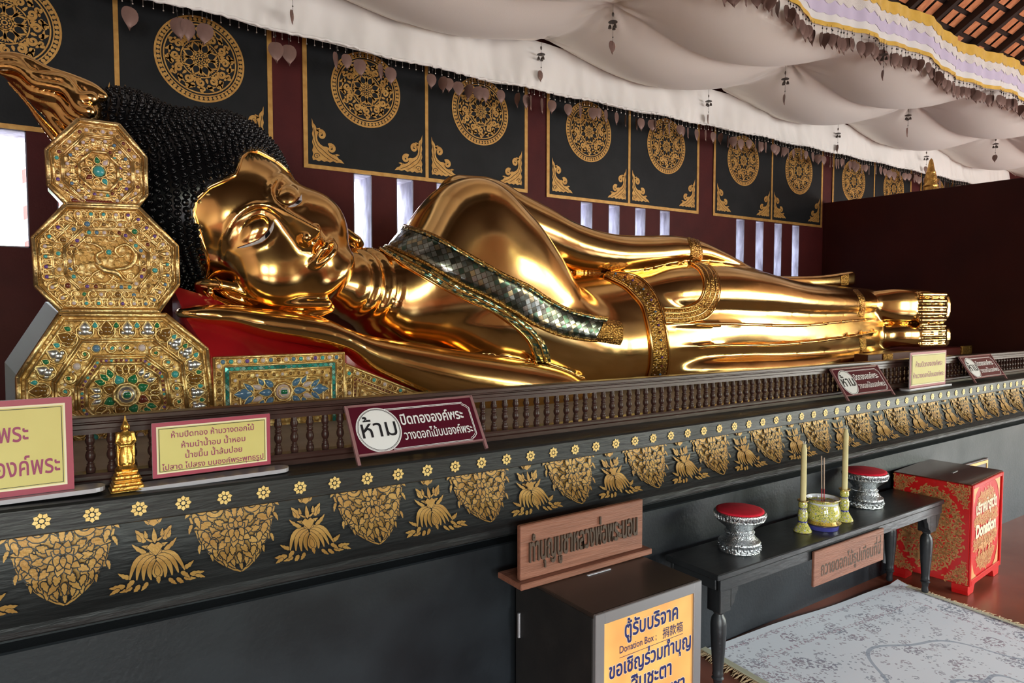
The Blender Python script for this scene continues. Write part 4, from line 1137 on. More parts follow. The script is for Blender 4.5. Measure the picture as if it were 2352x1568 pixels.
for i, (x, z, a) in enumerate(along(scaled(P, c, .52), .026)): gem(g, x, z, Y2, .0068, (TQ, SA, PE, AB, RU, AM, PE)[i % 7])
g.build('inlaid_stones', MG, e, smooth=True)
g = MB(); k = .10
def rel(pts, r): g.tube([(c[0] + x * k, Y2 - .004, c[1] + z * k) for x, z in curve_pts(pts, 4 * len(pts))], r if not hasattr(r, '__len__') else list(np.interp(np.linspace(0, 1, 4 * len(pts)), np.linspace(0, 1, len(r)), r)), 6, flat=.6)
rel([(-.35, -.1), (-.05, -.35), (.3, -.45), (.55, -.75)], [.012, .026, .024, .006])                    # body
rel([(-.2, -.15), (-.3, .15), (-.1, .35), (-.3, .55), (-.6, .6)], [.020, .012, .010, .010, .004])       # neck and beak
rel([(.2, -.35), (.75, -.2), (.95, .25), (.65, .6), (.3, .4), (.45, .15), (.65, .25)], [.014, .016, .014, .011, .009, .007, .004])   # curling tail
rel([(.0, -.3), (-.35, -.45), (-.7, -.85), (-.95, -.8)], [.010, .008, .006, .004]); rel([(.25, -.45), (.15, -.7), (-.2, -.95)], [.010, .007, .004])
for i in range(5): rel([(-.1 + .12 * i, -.3), (.15 + .14 * i, -.6 - .03 * i), (.45 + .12 * i, -.75)], [.004, .006, .003])
for i in range(9):
    a = 2 * PI * i / 9; scroll(g, c[0] + .105 * math.cos(a), c[1] + .085 * math.sin(a), Y2, .018, a, 1 if i % 2 else -1, .0036)
gem(g, c[0] + .01, c[1] + .03, Y2 - .004, .009, TQ)
g.build('carved_bird', MG, e, smooth=True)
# --- bottom bolster
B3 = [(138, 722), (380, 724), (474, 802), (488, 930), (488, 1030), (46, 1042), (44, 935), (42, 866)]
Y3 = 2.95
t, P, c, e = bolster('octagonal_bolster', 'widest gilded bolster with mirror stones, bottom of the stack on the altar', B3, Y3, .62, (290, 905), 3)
full = poly_px([(138, 722), (380, 724), (474, 802), (492, 960), (430, 1060), (130, 1080), (46, 985), (42, 866)], Y3)
zb = min(p[1] for p in P) + .008
fr = MB(); ridge(fr, P, Y3 - .002, .010)
for k in (.93, .70, .67, .49, .46): ridge(fr, clampz(scaled(full, c, k), zb), Y3 - .002, .0055)
ridge(fr, clampz(scaled(full, c, .39), zb), Y3 - .003, .007)
fr.build('gilded_mouldings', M_GFRAME, e, smooth=True)
g = MB()
for i, (x, z, a) in enumerate(along(scaled(full, c, .80), .062)):
    if z < zb + .03: continue
    nx, nz = math.cos(a - PI / 2), math.sin(a - PI / 2)
    kk = (MI, AB, MI, MI, AB, MI, MI)[i % 7]
    gem(g, x + nx * .002, z + nz * .002, Y3, .015, kk, False); petal(g, x + nx * .004, z + nz * .004, Y3, a + PI / 2, .040, .034, kk); gem(g, x + .014 * math.cos(a) + nx * .006, z + .014 * math.sin(a) + nz * .006, Y3, .009, kk, False)
    gem(g, x - .014 * math.cos(a) + nx * .006, z - .014 * math.sin(a) + nz * .006, Y3, .009, kk, False)
    g.tube([(x + .028 * math.cos(a + q) , Y3 - .003, z + .028 * math.sin(a + q)) for q in np.linspace(PI * .75, PI * 2.25, 9)], .0035, 4)
    g.tube([(x + .026 * math.cos(a + PI * .75), Y3 - .003, z + .026 * math.sin(a + PI * .75)), (x - nx * .042, Y3 - .003, z - nz * .042), (x + .026 * math.cos(a + PI * .25), Y3 - .003, z + .026 * math.sin(a + PI * .25))], .0035, 4)
    mx, mz = x + .031 * math.cos(a) - nx * .022, z + .031 * math.sin(a) - nz * .022
    petal(g, mx + nx * .012, mz + nz * .012, Y3, a + PI / 2, .024, .018, EM if i % 2 else TQ)
for i, (x, z, a) in enumerate(along(scaled(full, c, .585), .050)):
    if z < zb + .02: continue
    if i % 3 == 0: gem(g, x, z, Y3, .013, (SA, PE, TQ)[i // 3 % 3])
    else: scroll(g, x, z, Y3, .024, a + (1.5 if i % 3 == 1 else 0), 1 if i % 3 == 1 else -1, .005); gem(g, x, z, Y3, .007, (EM, TQ)[i % 2], False)
    gem(g, x + .026 * math.cos(a), z + .026 * math.sin(a), Y3, .005, PE)
for i, (x, z, a) in enumerate(along(scaled(full, c, .43), .016)):
    if z > zb + .01: gem(g, x, z, Y3, .0052, (RU, AM, TQ, RU)[i % 4])
for i in range(8):
    a = 2 * PI * i / 8 + PI / 8; petal(g, c[0] + .042 * math.cos(a), c[1] + .042 * math.sin(a), Y3 - .004, a, .038, .032, (EM, EM, TQ, AB, EM, AB, EM, RU)[i])
    a += PI / 8
    for q in (-.18, 0, .18): petal(g, c[0] + .082 * math.cos(a + q), c[1] + .078 * math.sin(a + q), Y3 - .002, a + q * 2.5, .036, .022, (MI, AB, EM, MI, AB, AB, EM, AB)[i])
g.build('inlaid_stones', MG, e, smooth=True)
g = MB(); gem(g, c[0], c[1], Y3 - .004, .036, MI); gem(g, c[0], c[1], Y3 - .022, .015, EM); g.build('centre_stone', MG, e, smooth=True)

# --- headrest: jewelled front, sloping wing, red lacquer slope under hand and head
YH = 2.935
hr = thing('jewelled_headrest', 'low headrest with turquoise framed jewelled front and glossy red slope beside the bolsters', 'headrest', (.9, 3.1, 1.083))
def zpx(px, py): return PY(px, py, YH)
a0, a1 = zpx(489, 820), zpx(791, 817)
xa, xb, zt, zbm = a0.x, a1.x, a0.z, 1.083
pf = MB(); pf.box(xa, xb, YH, YH + .05, zbm, zt, 0)
fp = pf.build('front_panel', [M_LEAFG], hr)
def rect(i): return [(xa + i, zbm - .05), (xa + i, zt - i), (xb - i, zt - i), (xb - i, zbm - .05)]
def up_(p): return [(x, max(z, zbm + .003)) for x, z in p]
fr = MB()
for i, r in ((.004, .006), (.040, .0045), (.062, .005), (.100, .0045)): ridge(fr, up_(rect(i)), YH - .002, r, False)
fr.build('gilded_mouldings', M_GFRAME, fp, smooth=True)
tqm = MB(); A, B_ = up_(rect(.044)), up_(rect(.060))
for i in range(3): tqm.add([(A[i][0], YH - .004, A[i][1]), (A[i + 1][0], YH - .004, A[i + 1][1]), (B_[i + 1][0], YH - .004, B_[i + 1][1]), (B_[i][0], YH - .004, B_[i][1])], [(0, 1, 2, 3)])
tqm.uv = [(p[0], p[2]) for p in tqm.v]
tqm.build('turquoise_band', M_TQBAND, fp)
g = MB()
for i, (x, z, a) in enumerate(along(up_(rect(.021)), .031, False)): gem(g, x, z, YH, .009, (SA, TQ, PE, AM, TQ, PE, SA, AB, PE)[i % 9] if z > zt - .04 else AB)
for i, (x, z, a) in enumerate(along(up_(rect(.082)), .034, False)): gem(g, x, z, YH, .007, (PE, AB, AB)[i % 3])
cx_, cz_ = (xa + xb) / 2, zt - .155
for sg in (-1, 1):
    for x, z, a, l, w, k in ((.045, .0, 0, .055, .03, SA), (.04, .022, .75, .05, .026, SA), (.04, -.022, -.75, .05, .026, SA), (.085, .018, .35, .045, .022, PE), (.085, -.018, -.35, .045, .022, PE), (.08, .03, 1.0, .04, .02, SA), (.08, -.03, -1.0, .04, .02, SA), (.125, .0, 0, .07, .045, SA), (.12, .012, .7, .05, .022, SA), (.12, -.012, -.7, .05, .022, SA)):
        petal(g, cx_ + sg * x, cz_ + z, YH - .001, a if sg > 0 else PI - a, l, w, k)
g.build('inlaid_stones', MG, fp, smooth=True)
g = MB(); gem(g, cx_, cz_, YH - .002, .032, PE); gem(g, cx_, cz_, YH - .014, .018, EM); g.build('centre_stone', MG, fp, smooth=True)
w1, w2 = zpx(796, 836), zpx(985, 912)
wing = [(xb + .004, zbm), (xb + .004, w1.z), (w2.x, w2.z), (w2.x + .22, zbm)]
wp = MB().prism(wing, YH + .004, YH + .04).build('sloping_wing', [M_LEAFG], hr)
fr = MB(); ridge(fr, wing[:3] + [wing[3]], YH + .002, .006, False)
ins = lambda d: [(wing[0][0] + d, zbm), (wing[1][0] + d, wing[1][1] - d * 1.5), (wing[2][0] - d * .2, wing[2][1] - d * 1.1), (wing[3][0] - d * 2, zbm)]
for d in (.036, .052, .07): ridge(fr, ins(d), YH + .002, .0042, False)
fr.build('gilded_mouldings', M_GFRAME, wp, smooth=True)
g = MB()
for i, (x, z, a) in enumerate(along(ins(.018), .029, False)): gem(g, x, z, YH + .003, .009, (AB, AB, TQ, AB, PE)[i % 5])
for i, (x, z, a) in enumerate(along(ins(.044), .016, False)): gem(g, x, z, YH + .003, .005, RU)
gem(g, w1.x + .10, zbm + .05, YH, .028, TQ)
g.build('inlaid_stones', MG, wp, smooth=True)
R0 = [(486, 818, YH + .01), (560, 816, YH + .01), (640, 816, YH + .01), (720, 814, YH + .01), (788, 812, YH + .01), (830, 843, YH + .02), (960, 902, YH + .02)]
R1 = [(430, 735, 3.0), (520, 762, 3.0), (610, 786, 3.0), (700, 801, 3.0), (790, 808, 2.99), (835, 838, 2.98), (960, 896, 2.98)]
R2 = [(395, 655, 3.10), (500, 690, 3.10), (600, 745, 3.10), (700, 775, 3.10), (795, 790, 3.10), (840, 825, 3.10), (960, 890, 3.10)]
R3 = [(395, 650, 3.32), (500, 700, 3.32), (600, 760, 3.32), (700, 790, 3.32), (795, 800, 3.30), (840, 835, 3.28), (960, 890, 3.28)]
rows = [[tuple(PY(*p)) for p in r] for r in (R0, R1, R2, R3)]
rows = [[(x, y, 1.083) for x, y, z in rows[0]]] + rows + [[(x, y + .01, 1.083) for x, y, z in rows[-1]]]
gr = [curve_pts(r, 28) for r in rows]
rc = MB(); rc.grid([[tuple(q) for q in r] for r in gr])
rc.grid([[tuple(r[0]) for r in gr], [(r[0][0], r[0][1], 1.083) for r in gr]]); rc.grid([[tuple(r[-1]) for r in gr], [(r[-1][0], r[-1][1], 1.083) for r in gr]])
rc.build('red_slope', M_REDLAC, hr, angle=35)
# --- low red stands under the feet
M_FRED = mat('red_brown_board', (.10, .014, .012), .35)
ft = thing('foot_stand', 'long low red board with a gilded carved end under the feet', 'stand', (6.6, 3.2, 1.083))
p0, p1 = PY(1990, 815, 2.9), PY(2210, 797, 2.9)
MB().bbox(PY(1995, 815, 3.0).x, 7.12, 2.90, 3.25, 1.083, p1.z, .006).build('board', M_FRED, ft)
MB().bbox(PY(2210, 800, 2.885).x, PY(2263, 800, 2.885).x, 2.885, 2.902, PY(2230, 818, 2.885).z, PY(2230, 793, 2.885).z, .003).build('carved_end', M_RELIEF, ft)
ft = thing('foot_stand', 'small dark red stand with gilded face below the lower ankle of the golden statue', 'stand', (6.1, 2.9, 1.083))
q0 = PY(2030, 812, 2.86); q1 = PY(2052, 812, 2.86)
MB().bbox(q0.x - .22, q1.x, 2.87, 2.98, 1.083, q0.z, .005).build('block', M_FRED, ft)
MB().bbox(q0.x, q1.x, 2.862, 2.871, 1.10, q0.z - .005, .002).build('carved_end', M_RELIEF, ft)
# ================================================================ lettering
UPV = set('\u0e31\u0e34\u0e35\u0e36\u0e37\u0e47\u0e4d'); TONE = set('\u0e48\u0e49\u0e4a\u0e4b\u0e4c')
def _raw(body, bold=0., ext=0.):
    c = bpy.data.curves.new('lettering', 'FONT'); c.body = body; c.size = 1.0; c.offset = bold; c.extrude = ext; c.resolution_u = 3
    o = bpy.data.objects.new('lettering', c); COL.objects.link(o)
    dg = bpy.context.evaluated_depsgraph_get()
    me = bpy.data.meshes.new_from_object(o.evaluated_get(dg))
    v = np.array([p.co[:] for p in me.vertices]).reshape(-1, 3); f = [tuple(p.vertices) for p in me.polygons]
    bpy.data.objects.remove(o); bpy.data.curves.remove(c); bpy.data.meshes.remove(me)
    return v, f
def text_geo(body, bold=0., ext=0.):
    """flat text; tone marks standing over an upper vowel are lifted clear of it"""
    main, lifted = '', []
    for i, ch in enumerate(body):
        if ch in TONE and ((i and body[i - 1] in UPV) or (i + 1 < len(body) and body[i + 1] == '\u0e33')): lifted.append((main, ch)); continue
        main += ch
    v, f = _raw(main, bold, ext)
    dot = _raw('|', bold)[0][:, 0].max()
    for pre, ch in lifted:
        x = _raw(pre + '|', bold)[0][:, 0].max() - dot
        tv, tf = _raw(ch, bold, ext)
        if len(tv) == 0: continue
        tv = tv + np.array([x, .20, 0]); n = len(v)
        v = np.concatenate([v, tv]); f = f + [tuple(i + n for i in q) for q in tf]
    return v, f
def lettering(b, body, M, cx, y, w=None, h=None, m=0, bold=0., ext=0., z=0., align='C', skew=None):
    """put a line of text on the sign plane M (x right, y up, z out); w = full width, h = size"""
    v, f = text_geo(body, bold, ext)
    x0, x1 = v[:, 0].min(), v[:, 0].max()
    s = h if h else w / (x1 - x0); sx = w / (x1 - x0) if w else s
    off = cx - (x0 + x1) / 2 * sx if align == 'C' else (cx - x0 * sx if align == 'L' else cx - x1 * sx)
    b.add([(p[0] * sx + off, p[1] * s + y, p[2] + z) for p in v], f, m, M)
def plane(origin, xdir, up):
    """matrix of a sign plane"""
    x = Vector(xdir).normalized(); u = Vector(up); u = (u - x * u.dot(x)).normalized(); n = x.cross(u)
    return Matrix((x, u, n)).transposed().to_4x4() if False else Matrix.Translation(origin) @ Matrix((x, u, n)).transposed().to_4x4()

M_SIGNY = mat('yellow_sheet', (.64, .56, .20), .5, col2=(.60, .51, .17), nscale=6)
M_SIGNP = mat('pink_border', (.34, .04, .08), .45)
M_PINKTX = mat('magenta_print', (.29, .03, .11), .5)
M_CREAM = mat('cream_line', (.80, .72, .52), .5)
M_ACRY = mat('grey_white_acrylic', (.42, .40, .46), .25, coat=.3)
M_MAROON = mat('maroon_sheet', (.085, .008, .020), .22, coat=.3)
M_PRINTW = mat('white_print', (.82, .80, .84), .4)
M_PRINTB = mat('black_print', (.012, .010, .014), .5)
M_CLEAR = mat('clear_acrylic_edge', (.30, .15, .16), .08, coat=.5)

def yellow_sign(label, x0, x1, z0, z1, y, lines, foot):
    t = thing('notice_sign', label, 'sign', ((x0 + x1) / 2, y, ledge((x0 + x1) / 2)), group='yellow notices on the altar ledge')
    w, h = x1 - x0, z1 - z0; M = plane((x0, y, z0), (1, 0, 0), (0, 0, 1))
    b = MB(); b.bbox(x0, x1, y, y + .006, z0, z1, .0015); b.build('acrylic_backing', M_ACRY, t)
    f = MB(); e = .0015
    bw = .045 * min(w, h) + .004
    f.add([(0, 0, e), (w, 0, e), (w, h, e), (0, h, e)], [(0, 1, 2, 3)], 1, M)
    f.add([(bw, bw, 2 * e), (w - bw, bw, 2 * e), (w - bw, h - bw, 2 * e), (bw, h - bw, 2 * e)], [(0, 1, 2, 3)], 2, M)
    c = bw * 1.35; f.add([(c, c, 3 * e), (w - c, c, 3 * e), (w - c, h - c, 3 * e), (c, h - c, 3 * e)], [(0, 1, 2, 3)], 0, M)
    for k, mm, dz in ((c * 1.12, 3, 3.3), (c * 1.12 + .0016, 0, 3.6)):
        f.add([(k, k, dz * e), (w - k, k, dz * e), (w - k, h - k, dz * e), (k, h - k, dz * e)], [(0, 1, 2, 3)], mm, M)
    f.build('printed_sheet', [M_SIGNY, M_SIGNP, M_CREAM, M_PRINTB], t)
    g = MB()
    for body, cx, ty, tw, th in lines: lettering(g, body, M, cx * w, ty * h, tw * w, th * h, z=.0062, bold=.012)
    g.build('lettering', M_PINKTX, t)
    g = MB()
    fx0, fx1 = x0 - foot, x1 + foot; zz = ledge((x0 + x1) / 2) + .001; n = 10; r = .034
    out = [(fx1 + r * math.sin(PI * i / n), y + .008 + -r * math.cos(PI * i / n)) for i in range(n + 1)] + [(fx0 - r * math.sin(PI * i / n), y + .008 + r * math.cos(PI * i / n)) for i in range(n + 1)]
    k = len(out)
    g.add([(a, q, zz) for a, q in out] + [(a, q, zz + .011) for a, q in out], [tuple(range(k, 2 * k)), tuple(range(k))[::-1]] + [(i, (i + 1) % k, k + (i + 1) % k, k + i) for i in range(k)])
    g.build('foot', M_ACRY, t)
    return t
yl2 = [('ห้ามปิดทององค์พระ', .5, .58, .74, .20), ('ห้ามวางดอกไม้บนองค์พระ', .5, .27, .86, .19)]
yellow_sign('large yellow notice with pink border and two lines, at the left edge of the ledge', -.405, .082, 1.133, 1.370, 2.085, [('ห้ามปิดทององค์พระ', .48, .57, .66, .27), ('ห้ามวางดอกไม้บนองค์พระ', .51, .21, .86, .27)], .035)
yellow_sign('yellow notice with four lines, next to the small gilt figure on the ledge', .261, .573, ledge(.4) + .026, 1.284, 2.08,
            [('ห้ามปิดทอง ห้ามวางดอกไม้', .5, .715, .70, .145), ('ห้ามนำน้ำอบ น้ำหอม', .5, .515, .54, .145), ('น้ำขมิ้น น้ำส้มป่อย', .5, .32, .48, .145), ('ไปสาด ไปสรง บนองค์พระพุทธรูป', .5, .135, .86, .14)], .02)
yellow_sign('distant yellow notice with two lines, between two dark red notices near the feet', 4.405, 4.872, 1.084 + .012, 1.314, 2.10, yl2, .03)

def maroon_sign(label, x0, x1, zt, zb):
    yb, yt = 2.055, 2.158; zb += .011
    t = thing('notice_sign', label, 'sign', ((x0 + x1) / 2, 2.1, zb), group='dark red notices leaning on the balustrade')
    up = Vector((0, yt - yb, zt - zb)); M = plane((x0, yb, zb), (1, 0, 0), up); w, h = x1 - x0, up.length
    b = MB()
    b.box(0, w, .02, h, -.006, 0, 0, M); b.build('maroon_panel', M_MAROON, t)
    b = MB(); e = .004
    for a in ((-.006, .004, -.012, h + .004, -.007, .003), (w - .004, w + .006, -.012, h + .004, -.007, .003), (0, w, h - .003, h + .004, -.007, .003), (0, w, .018, .024, -.007, .003)): b.box(*a, 0, M)
    b.build('clear_frame', M_CLEAR, t)
    R = .40 * h; cx, cy = .235 * w if w < .47 else .215 * w, .53 * h
    cx = R + .035 * w
    g = MB(); d = Deco()
    d.ring(cx, cy, R * .985, R * 1.03, 48); d.put(g, lambda u, v: M @ Vector((u, v, .0012)), 0)
    d = Deco(); d.disc(cx, cy, R * .97, 48); d.put(g, lambda u, v: M @ Vector((u, v, .001)), 0)
    d = Deco(); d.ring(cx, cy, R * .925, R * .95, 48); d.put(g, lambda u, v: M @ Vector((u, v, .0018)), 1)
    d = Deco()
    for q in (0, .022 * h):
        x1_, y0_, y1_ = w * .955 - q, .13 * h + q, .90 * h - q; n_ = .06 * h
        d.stroke([(cx + R * .45, y1_), (x1_ - 2 * n_, y1_), (x1_ - 2 * n_, y1_ - n_ * .5), (x1_ - n_, y1_ - n_), (x1_, y1_ - 2 * n_), (x1_, y0_ + 2 * n_), (x1_ - n_, y0_ + n_), (x1_ - 2 * n_, y0_ + .5 * n_), (x1_ - 2 * n_, y0_), (cx + R * .45, y0_)], .009 * h if q else .014 * h)
    d.put(g, lambda u, v: M @ Vector((u, v, .0008)), 0)
    g.build('printed_frame', [M_PRINTW, M_PRINTB], t)
    g = MB(); tx0 = cx + R * 1.08; tw = w * .93 - tx0
    lettering(g, 'ปิดทององค์พระ', M, tx0, .575 * h, tw * .92, .27 * h, z=.0022, bold=.02, align='L')
    lettering(g, 'วางดอกไม้บนองค์พระ', M, tx0, .29 * h, tw, .235 * h, z=.0022, bold=.012, align='L')
    lettering(g, 'ห้าม', M, cx, cy - .13 * h, R * 1.6, .46 * h, z=.0026, bold=.005, m=1)
    g.build('lettering', [M_PRINTW, M_PRINTB], t)
maroon_sign('dark red notice with white roundel, nearest one, leaning below the forearm of the statue', .838, 1.310, 1.270, 1.098)
maroon_sign('dark red notice with white roundel, left of the distant yellow notice', 3.645, 4.128, 1.247, 1.080)
maroon_sign('dark red notice with white roundel, right of the distant yellow notice near the feet', 5.20, 5.69, 1.250, 1.083)

# ---- small gilt standing figure on the ledge
M_GILTS = mat('small_gilt_metal', (.80, .50, .13), .28, metal=.9, col2=(.62, .34, .07), nscale=60, bump=.2, bscale=120)
fg = thing('buddha_figurine', 'small gilt standing figure on a stepped pedestal between two yellow notices', 'figurine', (.197, 2.09, ledge(.197)))
FX, FY, FZ = .200, 2.088, ledge(.197)
b = MB()
for k, (r, z0, z1) in enumerate(((.041, .001, .006), (.038, .006, .016), (.034, .016, .024), (.031, .024, .029), (.034, .029, .034), (.029, .034, .043), (.024, .043, .048), (.026, .048, .056))):
    b.bbox(FX - r, FX + r, FY - r * .8, FY + r * .8, FZ + z0, FZ + z1, .002)
b.lathe([(.020, .055), (.025, .060), (.021, .066), (.018, .068)], 16, M=Matrix.Translation((FX, FY, FZ)))
b.build('pedestal', M_GILTS, fg, angle=40)
def figurine(x, y, z):
    x = x - FX; y = y - FY; z = z - FZ; a = np.abs(x)
    d = cap(x, y, z, [(0, 0, .068), (0, 0, .10), (0, 0, .135)], [.014, .0125, .013])
    d = smin(d, ell(x, y, z, (0, 0, .138), (.017, .011, .022)), .008)
    d = smin(d, ell(a, y, z, (.008, 0, .085), (.009, .010, .03)), .004)
    d = np.minimum(d, ell(a, y, z, (.018, .005, .098), (.0045, .007, .042)))              # robe falling at the sides
    d = smin(d, cap(a, y, z, [(.0165, 0, .150), (.0205, -.002, .130), (.012, -.013, .120), (.002, -.015, .121)], [.0055, .005, .004, .0038]), .002)   # folded arms
    d = smin(d, cap(x, y, z, [(0, 0, .155), (0, 0, .164)], [.006, .0055]), .003)
    d = smin(d, ell(x, y, z, (0, -.001, .170), (.0088, .0095, .0115)), .002)
    d = smin(d, ell(a, y, z, (.009, 0, .167), (.0018, .003, .007)), .001)
    d = smin(d, cap(x, y, z, [(0, 0, .178), (0, 0, .186), (0, 0, .199)], [.0065, .004, .001]), .002)
    d = smin(d, cap(x, y, z, [(0, -.0098, .171), (0, -.0108, .168)], [.001, .0016]), .001)
    return smin(d, cap(a, y, z, [(.006, 0, .069), (.0065, -.012, .069)], .0045), .002)
v, q = sdf_mesh(figurine, (FX - .03, FY - .025, FZ + .058), (FX + .03, FY + .02, FZ + .205), .0011, 1)
np_mesh('figure', v, q, [M_GILTS], fg)
# ---- gilded spire showing over the partition
sp = thing('gilded_spire', 'tip of a gilded spire rising behind the dark red partition board', 'spire', (7.42, 3.4, 2.60))
SPX = PX(2137, 430, 7.42)
b = MB().lathe([(.075, -.10), (.07, -.02), (.066, .0), (.072, .02), (.060, .05), (.062, .09), (.055, .15), (.046, .19), (.048, .20), (.036, .24), (.030, .28), (.024, .33), (.016, .37), (.004, .395)], 20, M=Matrix.Translation(SPX) @ Matrix.Diagonal((.95, .95, .72, 1)))
b.build('crown', M_GOLDR, sp, angle=35)
b = MB().lathe([(.09, -1.75), (.08, -1.6), (.085, -.2), (.075, -.10)], 16, M=Matrix.Translation(SPX)); b.build('shaft', M_GOLDR, sp, angle=35)
# ================================================================ before the altar: donation boxes, table, rug
M_BOXBLK = mat('black_box_board', (.014, .013, .013), .5, col2=(.020, .018, .017), nscale=12, bump=.1)
M_BOXTOP = mat('dark_brown_laminate', (.040, .026, .020), .35, col2=(.030, .019, .015), nscale=8, stretch=(.4, 1, 1))
M_ALU = mat('grey_aluminium', (.30, .29, .30), .35, metal=.5)
def orange_mat():
    m = bpy.data.materials.new('orange_poster'); m.use_nodes = True; N, K, B = nodes(m)
    tc = N.new('ShaderNodeTexCoord'); no = N.new('ShaderNodeTexNoise'); no.inputs['Scale'].default_value = 5; K.new(tc.outputs['Object'], no.inputs['Vector'])
    cr = N.new('ShaderNodeValToRGB'); cr.color_ramp.elements[0].position = .3; cr.color_ramp.elements[0].color = (.90, .34, .10, 1); cr.color_ramp.elements[1].position = .7; cr.color_ramp.elements[1].color = (.95, .58, .17, 1)
    K.new(no.outputs['Fac'], cr.inputs[0]); K.new(cr.outputs[0], B.inputs['Base Color']); B.inputs['Roughness'].default_value = .3; B.inputs['Coat Weight'].default_value = .3
    return m
M_ORANGE = orange_mat()
M_NAVY = mat('navy_print', (.012, .018, .12), .45)
M_HALO = mat('pale_halo_print', (.85, .66, .45), .5)
M_TEAK = mat('reddish_wood', (.30, .12, .075), .5, col2=(.20, .075, .045), nscale=9, stretch=(.5, 4, 6), bump=.2, bscale=40)
M_CARVE = mat('carved_brown_letters', (.075, .045, .03), .55)
# --- black donation box with orange poster
BX0, BX1, BY0, BY1, BZ = 1.432, 1.930, 1.61, 2.045, .630
t = thing('donation_box', 'black donation box with grey frame and orange poster in the front', 'donation box', (1.68, 1.83, 0))
b = MB(); b.bbox(BX0, BX1, BY0 + .012, BY1, .002, BZ - .014, .003); b.build('body', M_BOXBLK, t)
tp = MB().bbox(BX0 - .002, BX1 + .002, BY0 + .004, BY1, BZ - .014, BZ, .003).build('top_board', M_BOXTOP, t)
s0, s1 = PZ(1352, 1321, BZ), PZ(1404, 1309, BZ)
MB().box(s0.x - .005, s1.x + .005, s0.y - .004, s0.y + .004, BZ - .001, BZ + .0025).build('coin_slot', mat('slot_trim', (.55, .55, .60), .4), tp)
b = MB(); fw = .038
for a in ((BX0, BX0 + fw, .002, BZ), (BX1 - fw, BX1, .002, BZ), (BX0 + fw, BX1 - fw, BZ - fw, BZ), (BX0 + fw, BX1 - fw, .002, .04)): b.bbox(a[0], a[1], BY0 - .004, BY0 + .012, a[2], a[3], .002)
b.build('front_frame', M_ALU, t)
PW, PH = BX1 - BX0 - 2 * fw, BZ - fw - .04
po = MB().box(BX0 + fw, BX1 - fw, BY0 + .004, BY0 + .012, .04, BZ - fw).build('poster', M_ORANGE, t)
M = plane((BX0 + fw, BY0 + .004, BZ - fw), (1, 0, 0), (0, 0, 1))
hl_, g = MB(), MB()
for body, cx, y, w, h, bo in (('ตู้รับบริจาค', .52, -.072, .60, .074, .022), ('ขอเชิญร่วมทำบุญ', .52, -.190, .92, .070, .022), ('สืบชะตา', .52, -.262, .46, .074, .022), ('บูชา', .80, -.332, .22, .072, .022)):
    lettering(hl_, body, M, cx * PW, y, w * PW + .004, h, z=.0008, bold=.05); lettering(g, body, M, cx * PW, y, w * PW, h, z=.0016, bold=bo)
lettering(g, 'Donation Box ;', M, .37 * PW, -.118, .40 * PW, .034, z=.0016); lettering(g, '捐款箱', M, .76 * PW, -.121, .235 * PW, .040, z=.0016)
g.box(.17 * PW, .88 * PW, -.1335, -.1323, .0008, .0014, 0, M)
hl_.build('letter_halo', M_HALO, po); g.build('lettering', M_NAVY, po)
for z in (.12, .40): MB().lathe([(.006, 0), (.006, .09)], 8, M=Matrix.Translation((BX0 - .006, BY1 - .03, z))).build('hinge', M_ALU, t)
# --- teak sign standing on the box
t = thing('wooden_sign', 'reddish wooden sign with carved letters standing on the black donation box', 'sign', (1.66, 1.88, BZ))
YB = 1.915
A_, B2_, C2_, D_ = PY(1195, 1203, YB), PY(1477, 1152, YB), PY(1478, 1262, YB), PY(1197, 1320, YB)
sx0, sx1, sz1 = A_.x, B2_.x, A_.z - .008
pl = PZ(1193, 1342, BZ + .022); pr_ = PZ(1518, 1266, BZ + .022)
MB().bbox(pl.x, pr_.x - .005, pl.y - .01, pl.y + .135, BZ + .001, BZ + .023, .003).build('base_plank', M_TEAK, t)
bd = MB().bbox(sx0, sx1, YB, YB + .02, BZ + .024, sz1, .003).build('board', M_TEAK, t)
g = MB(); M = plane((sx0, YB, BZ + .024), (1, 0, 0), (0, 0, 1))
lettering(g, 'ทำบุญบูชาหลวงพ่อพระนอน', M, (sx1 - sx0) / 2, .062, (sx1 - sx0) * .88, .118, bold=.018, ext=.004, z=.004)
g.build('carved_lettering', M_CARVE, bd)

# --- long low altar table
TX0, TX1, TY0, TY1, TZ = 2.22, 4.135, 1.765, 2.05, .530
t = thing('altar_table', 'long low black wooden table on turned legs standing before the plinth', 'table', (3.18, 1.9, 0))
M_TABLE = mat('black_table_paint', (.020, .021, .023), .30, col2=(.028, .029, .031), nscale=6, stretch=(.3, 1, 1), bump=.12, bscale=50, rvar=.12)
MB().bbox(TX0, TX1, TY0, TY1, TZ - .026, TZ, .004).build('table_top', M_TABLE, t)
b = MB(); b.bbox(TX0 + .02, TX1 - .02, TY0 + .004, TY0 + .02, TZ - .075, TZ - .027, .002); b.bbox(TX0 + .02, TX1 - .02, TY1 - .03, TY1 - .014, TZ - .075, TZ - .027, .002)
for x in (TX0 + .02, TX1 - .036): b.bbox(x, x + .016, TY0 + .031, TY1 - .031, TZ - .075, TZ - .027, .002)
b.build('apron', M_TABLE, t)
LEG = [(r * 1.15, z) for r, z in [(.014, .0), (.016, .012), (.013, .03), (.017, .055), (.022, .062), (.017, .070), (.020, .078), (.018, .088), (.019, .11), (.0245, .19), (.0275, .26), (.028, .30), (.025, .325), (.017, .34), (.016, .345), (.021, .352), (.021, .358), (.017, .362)]]
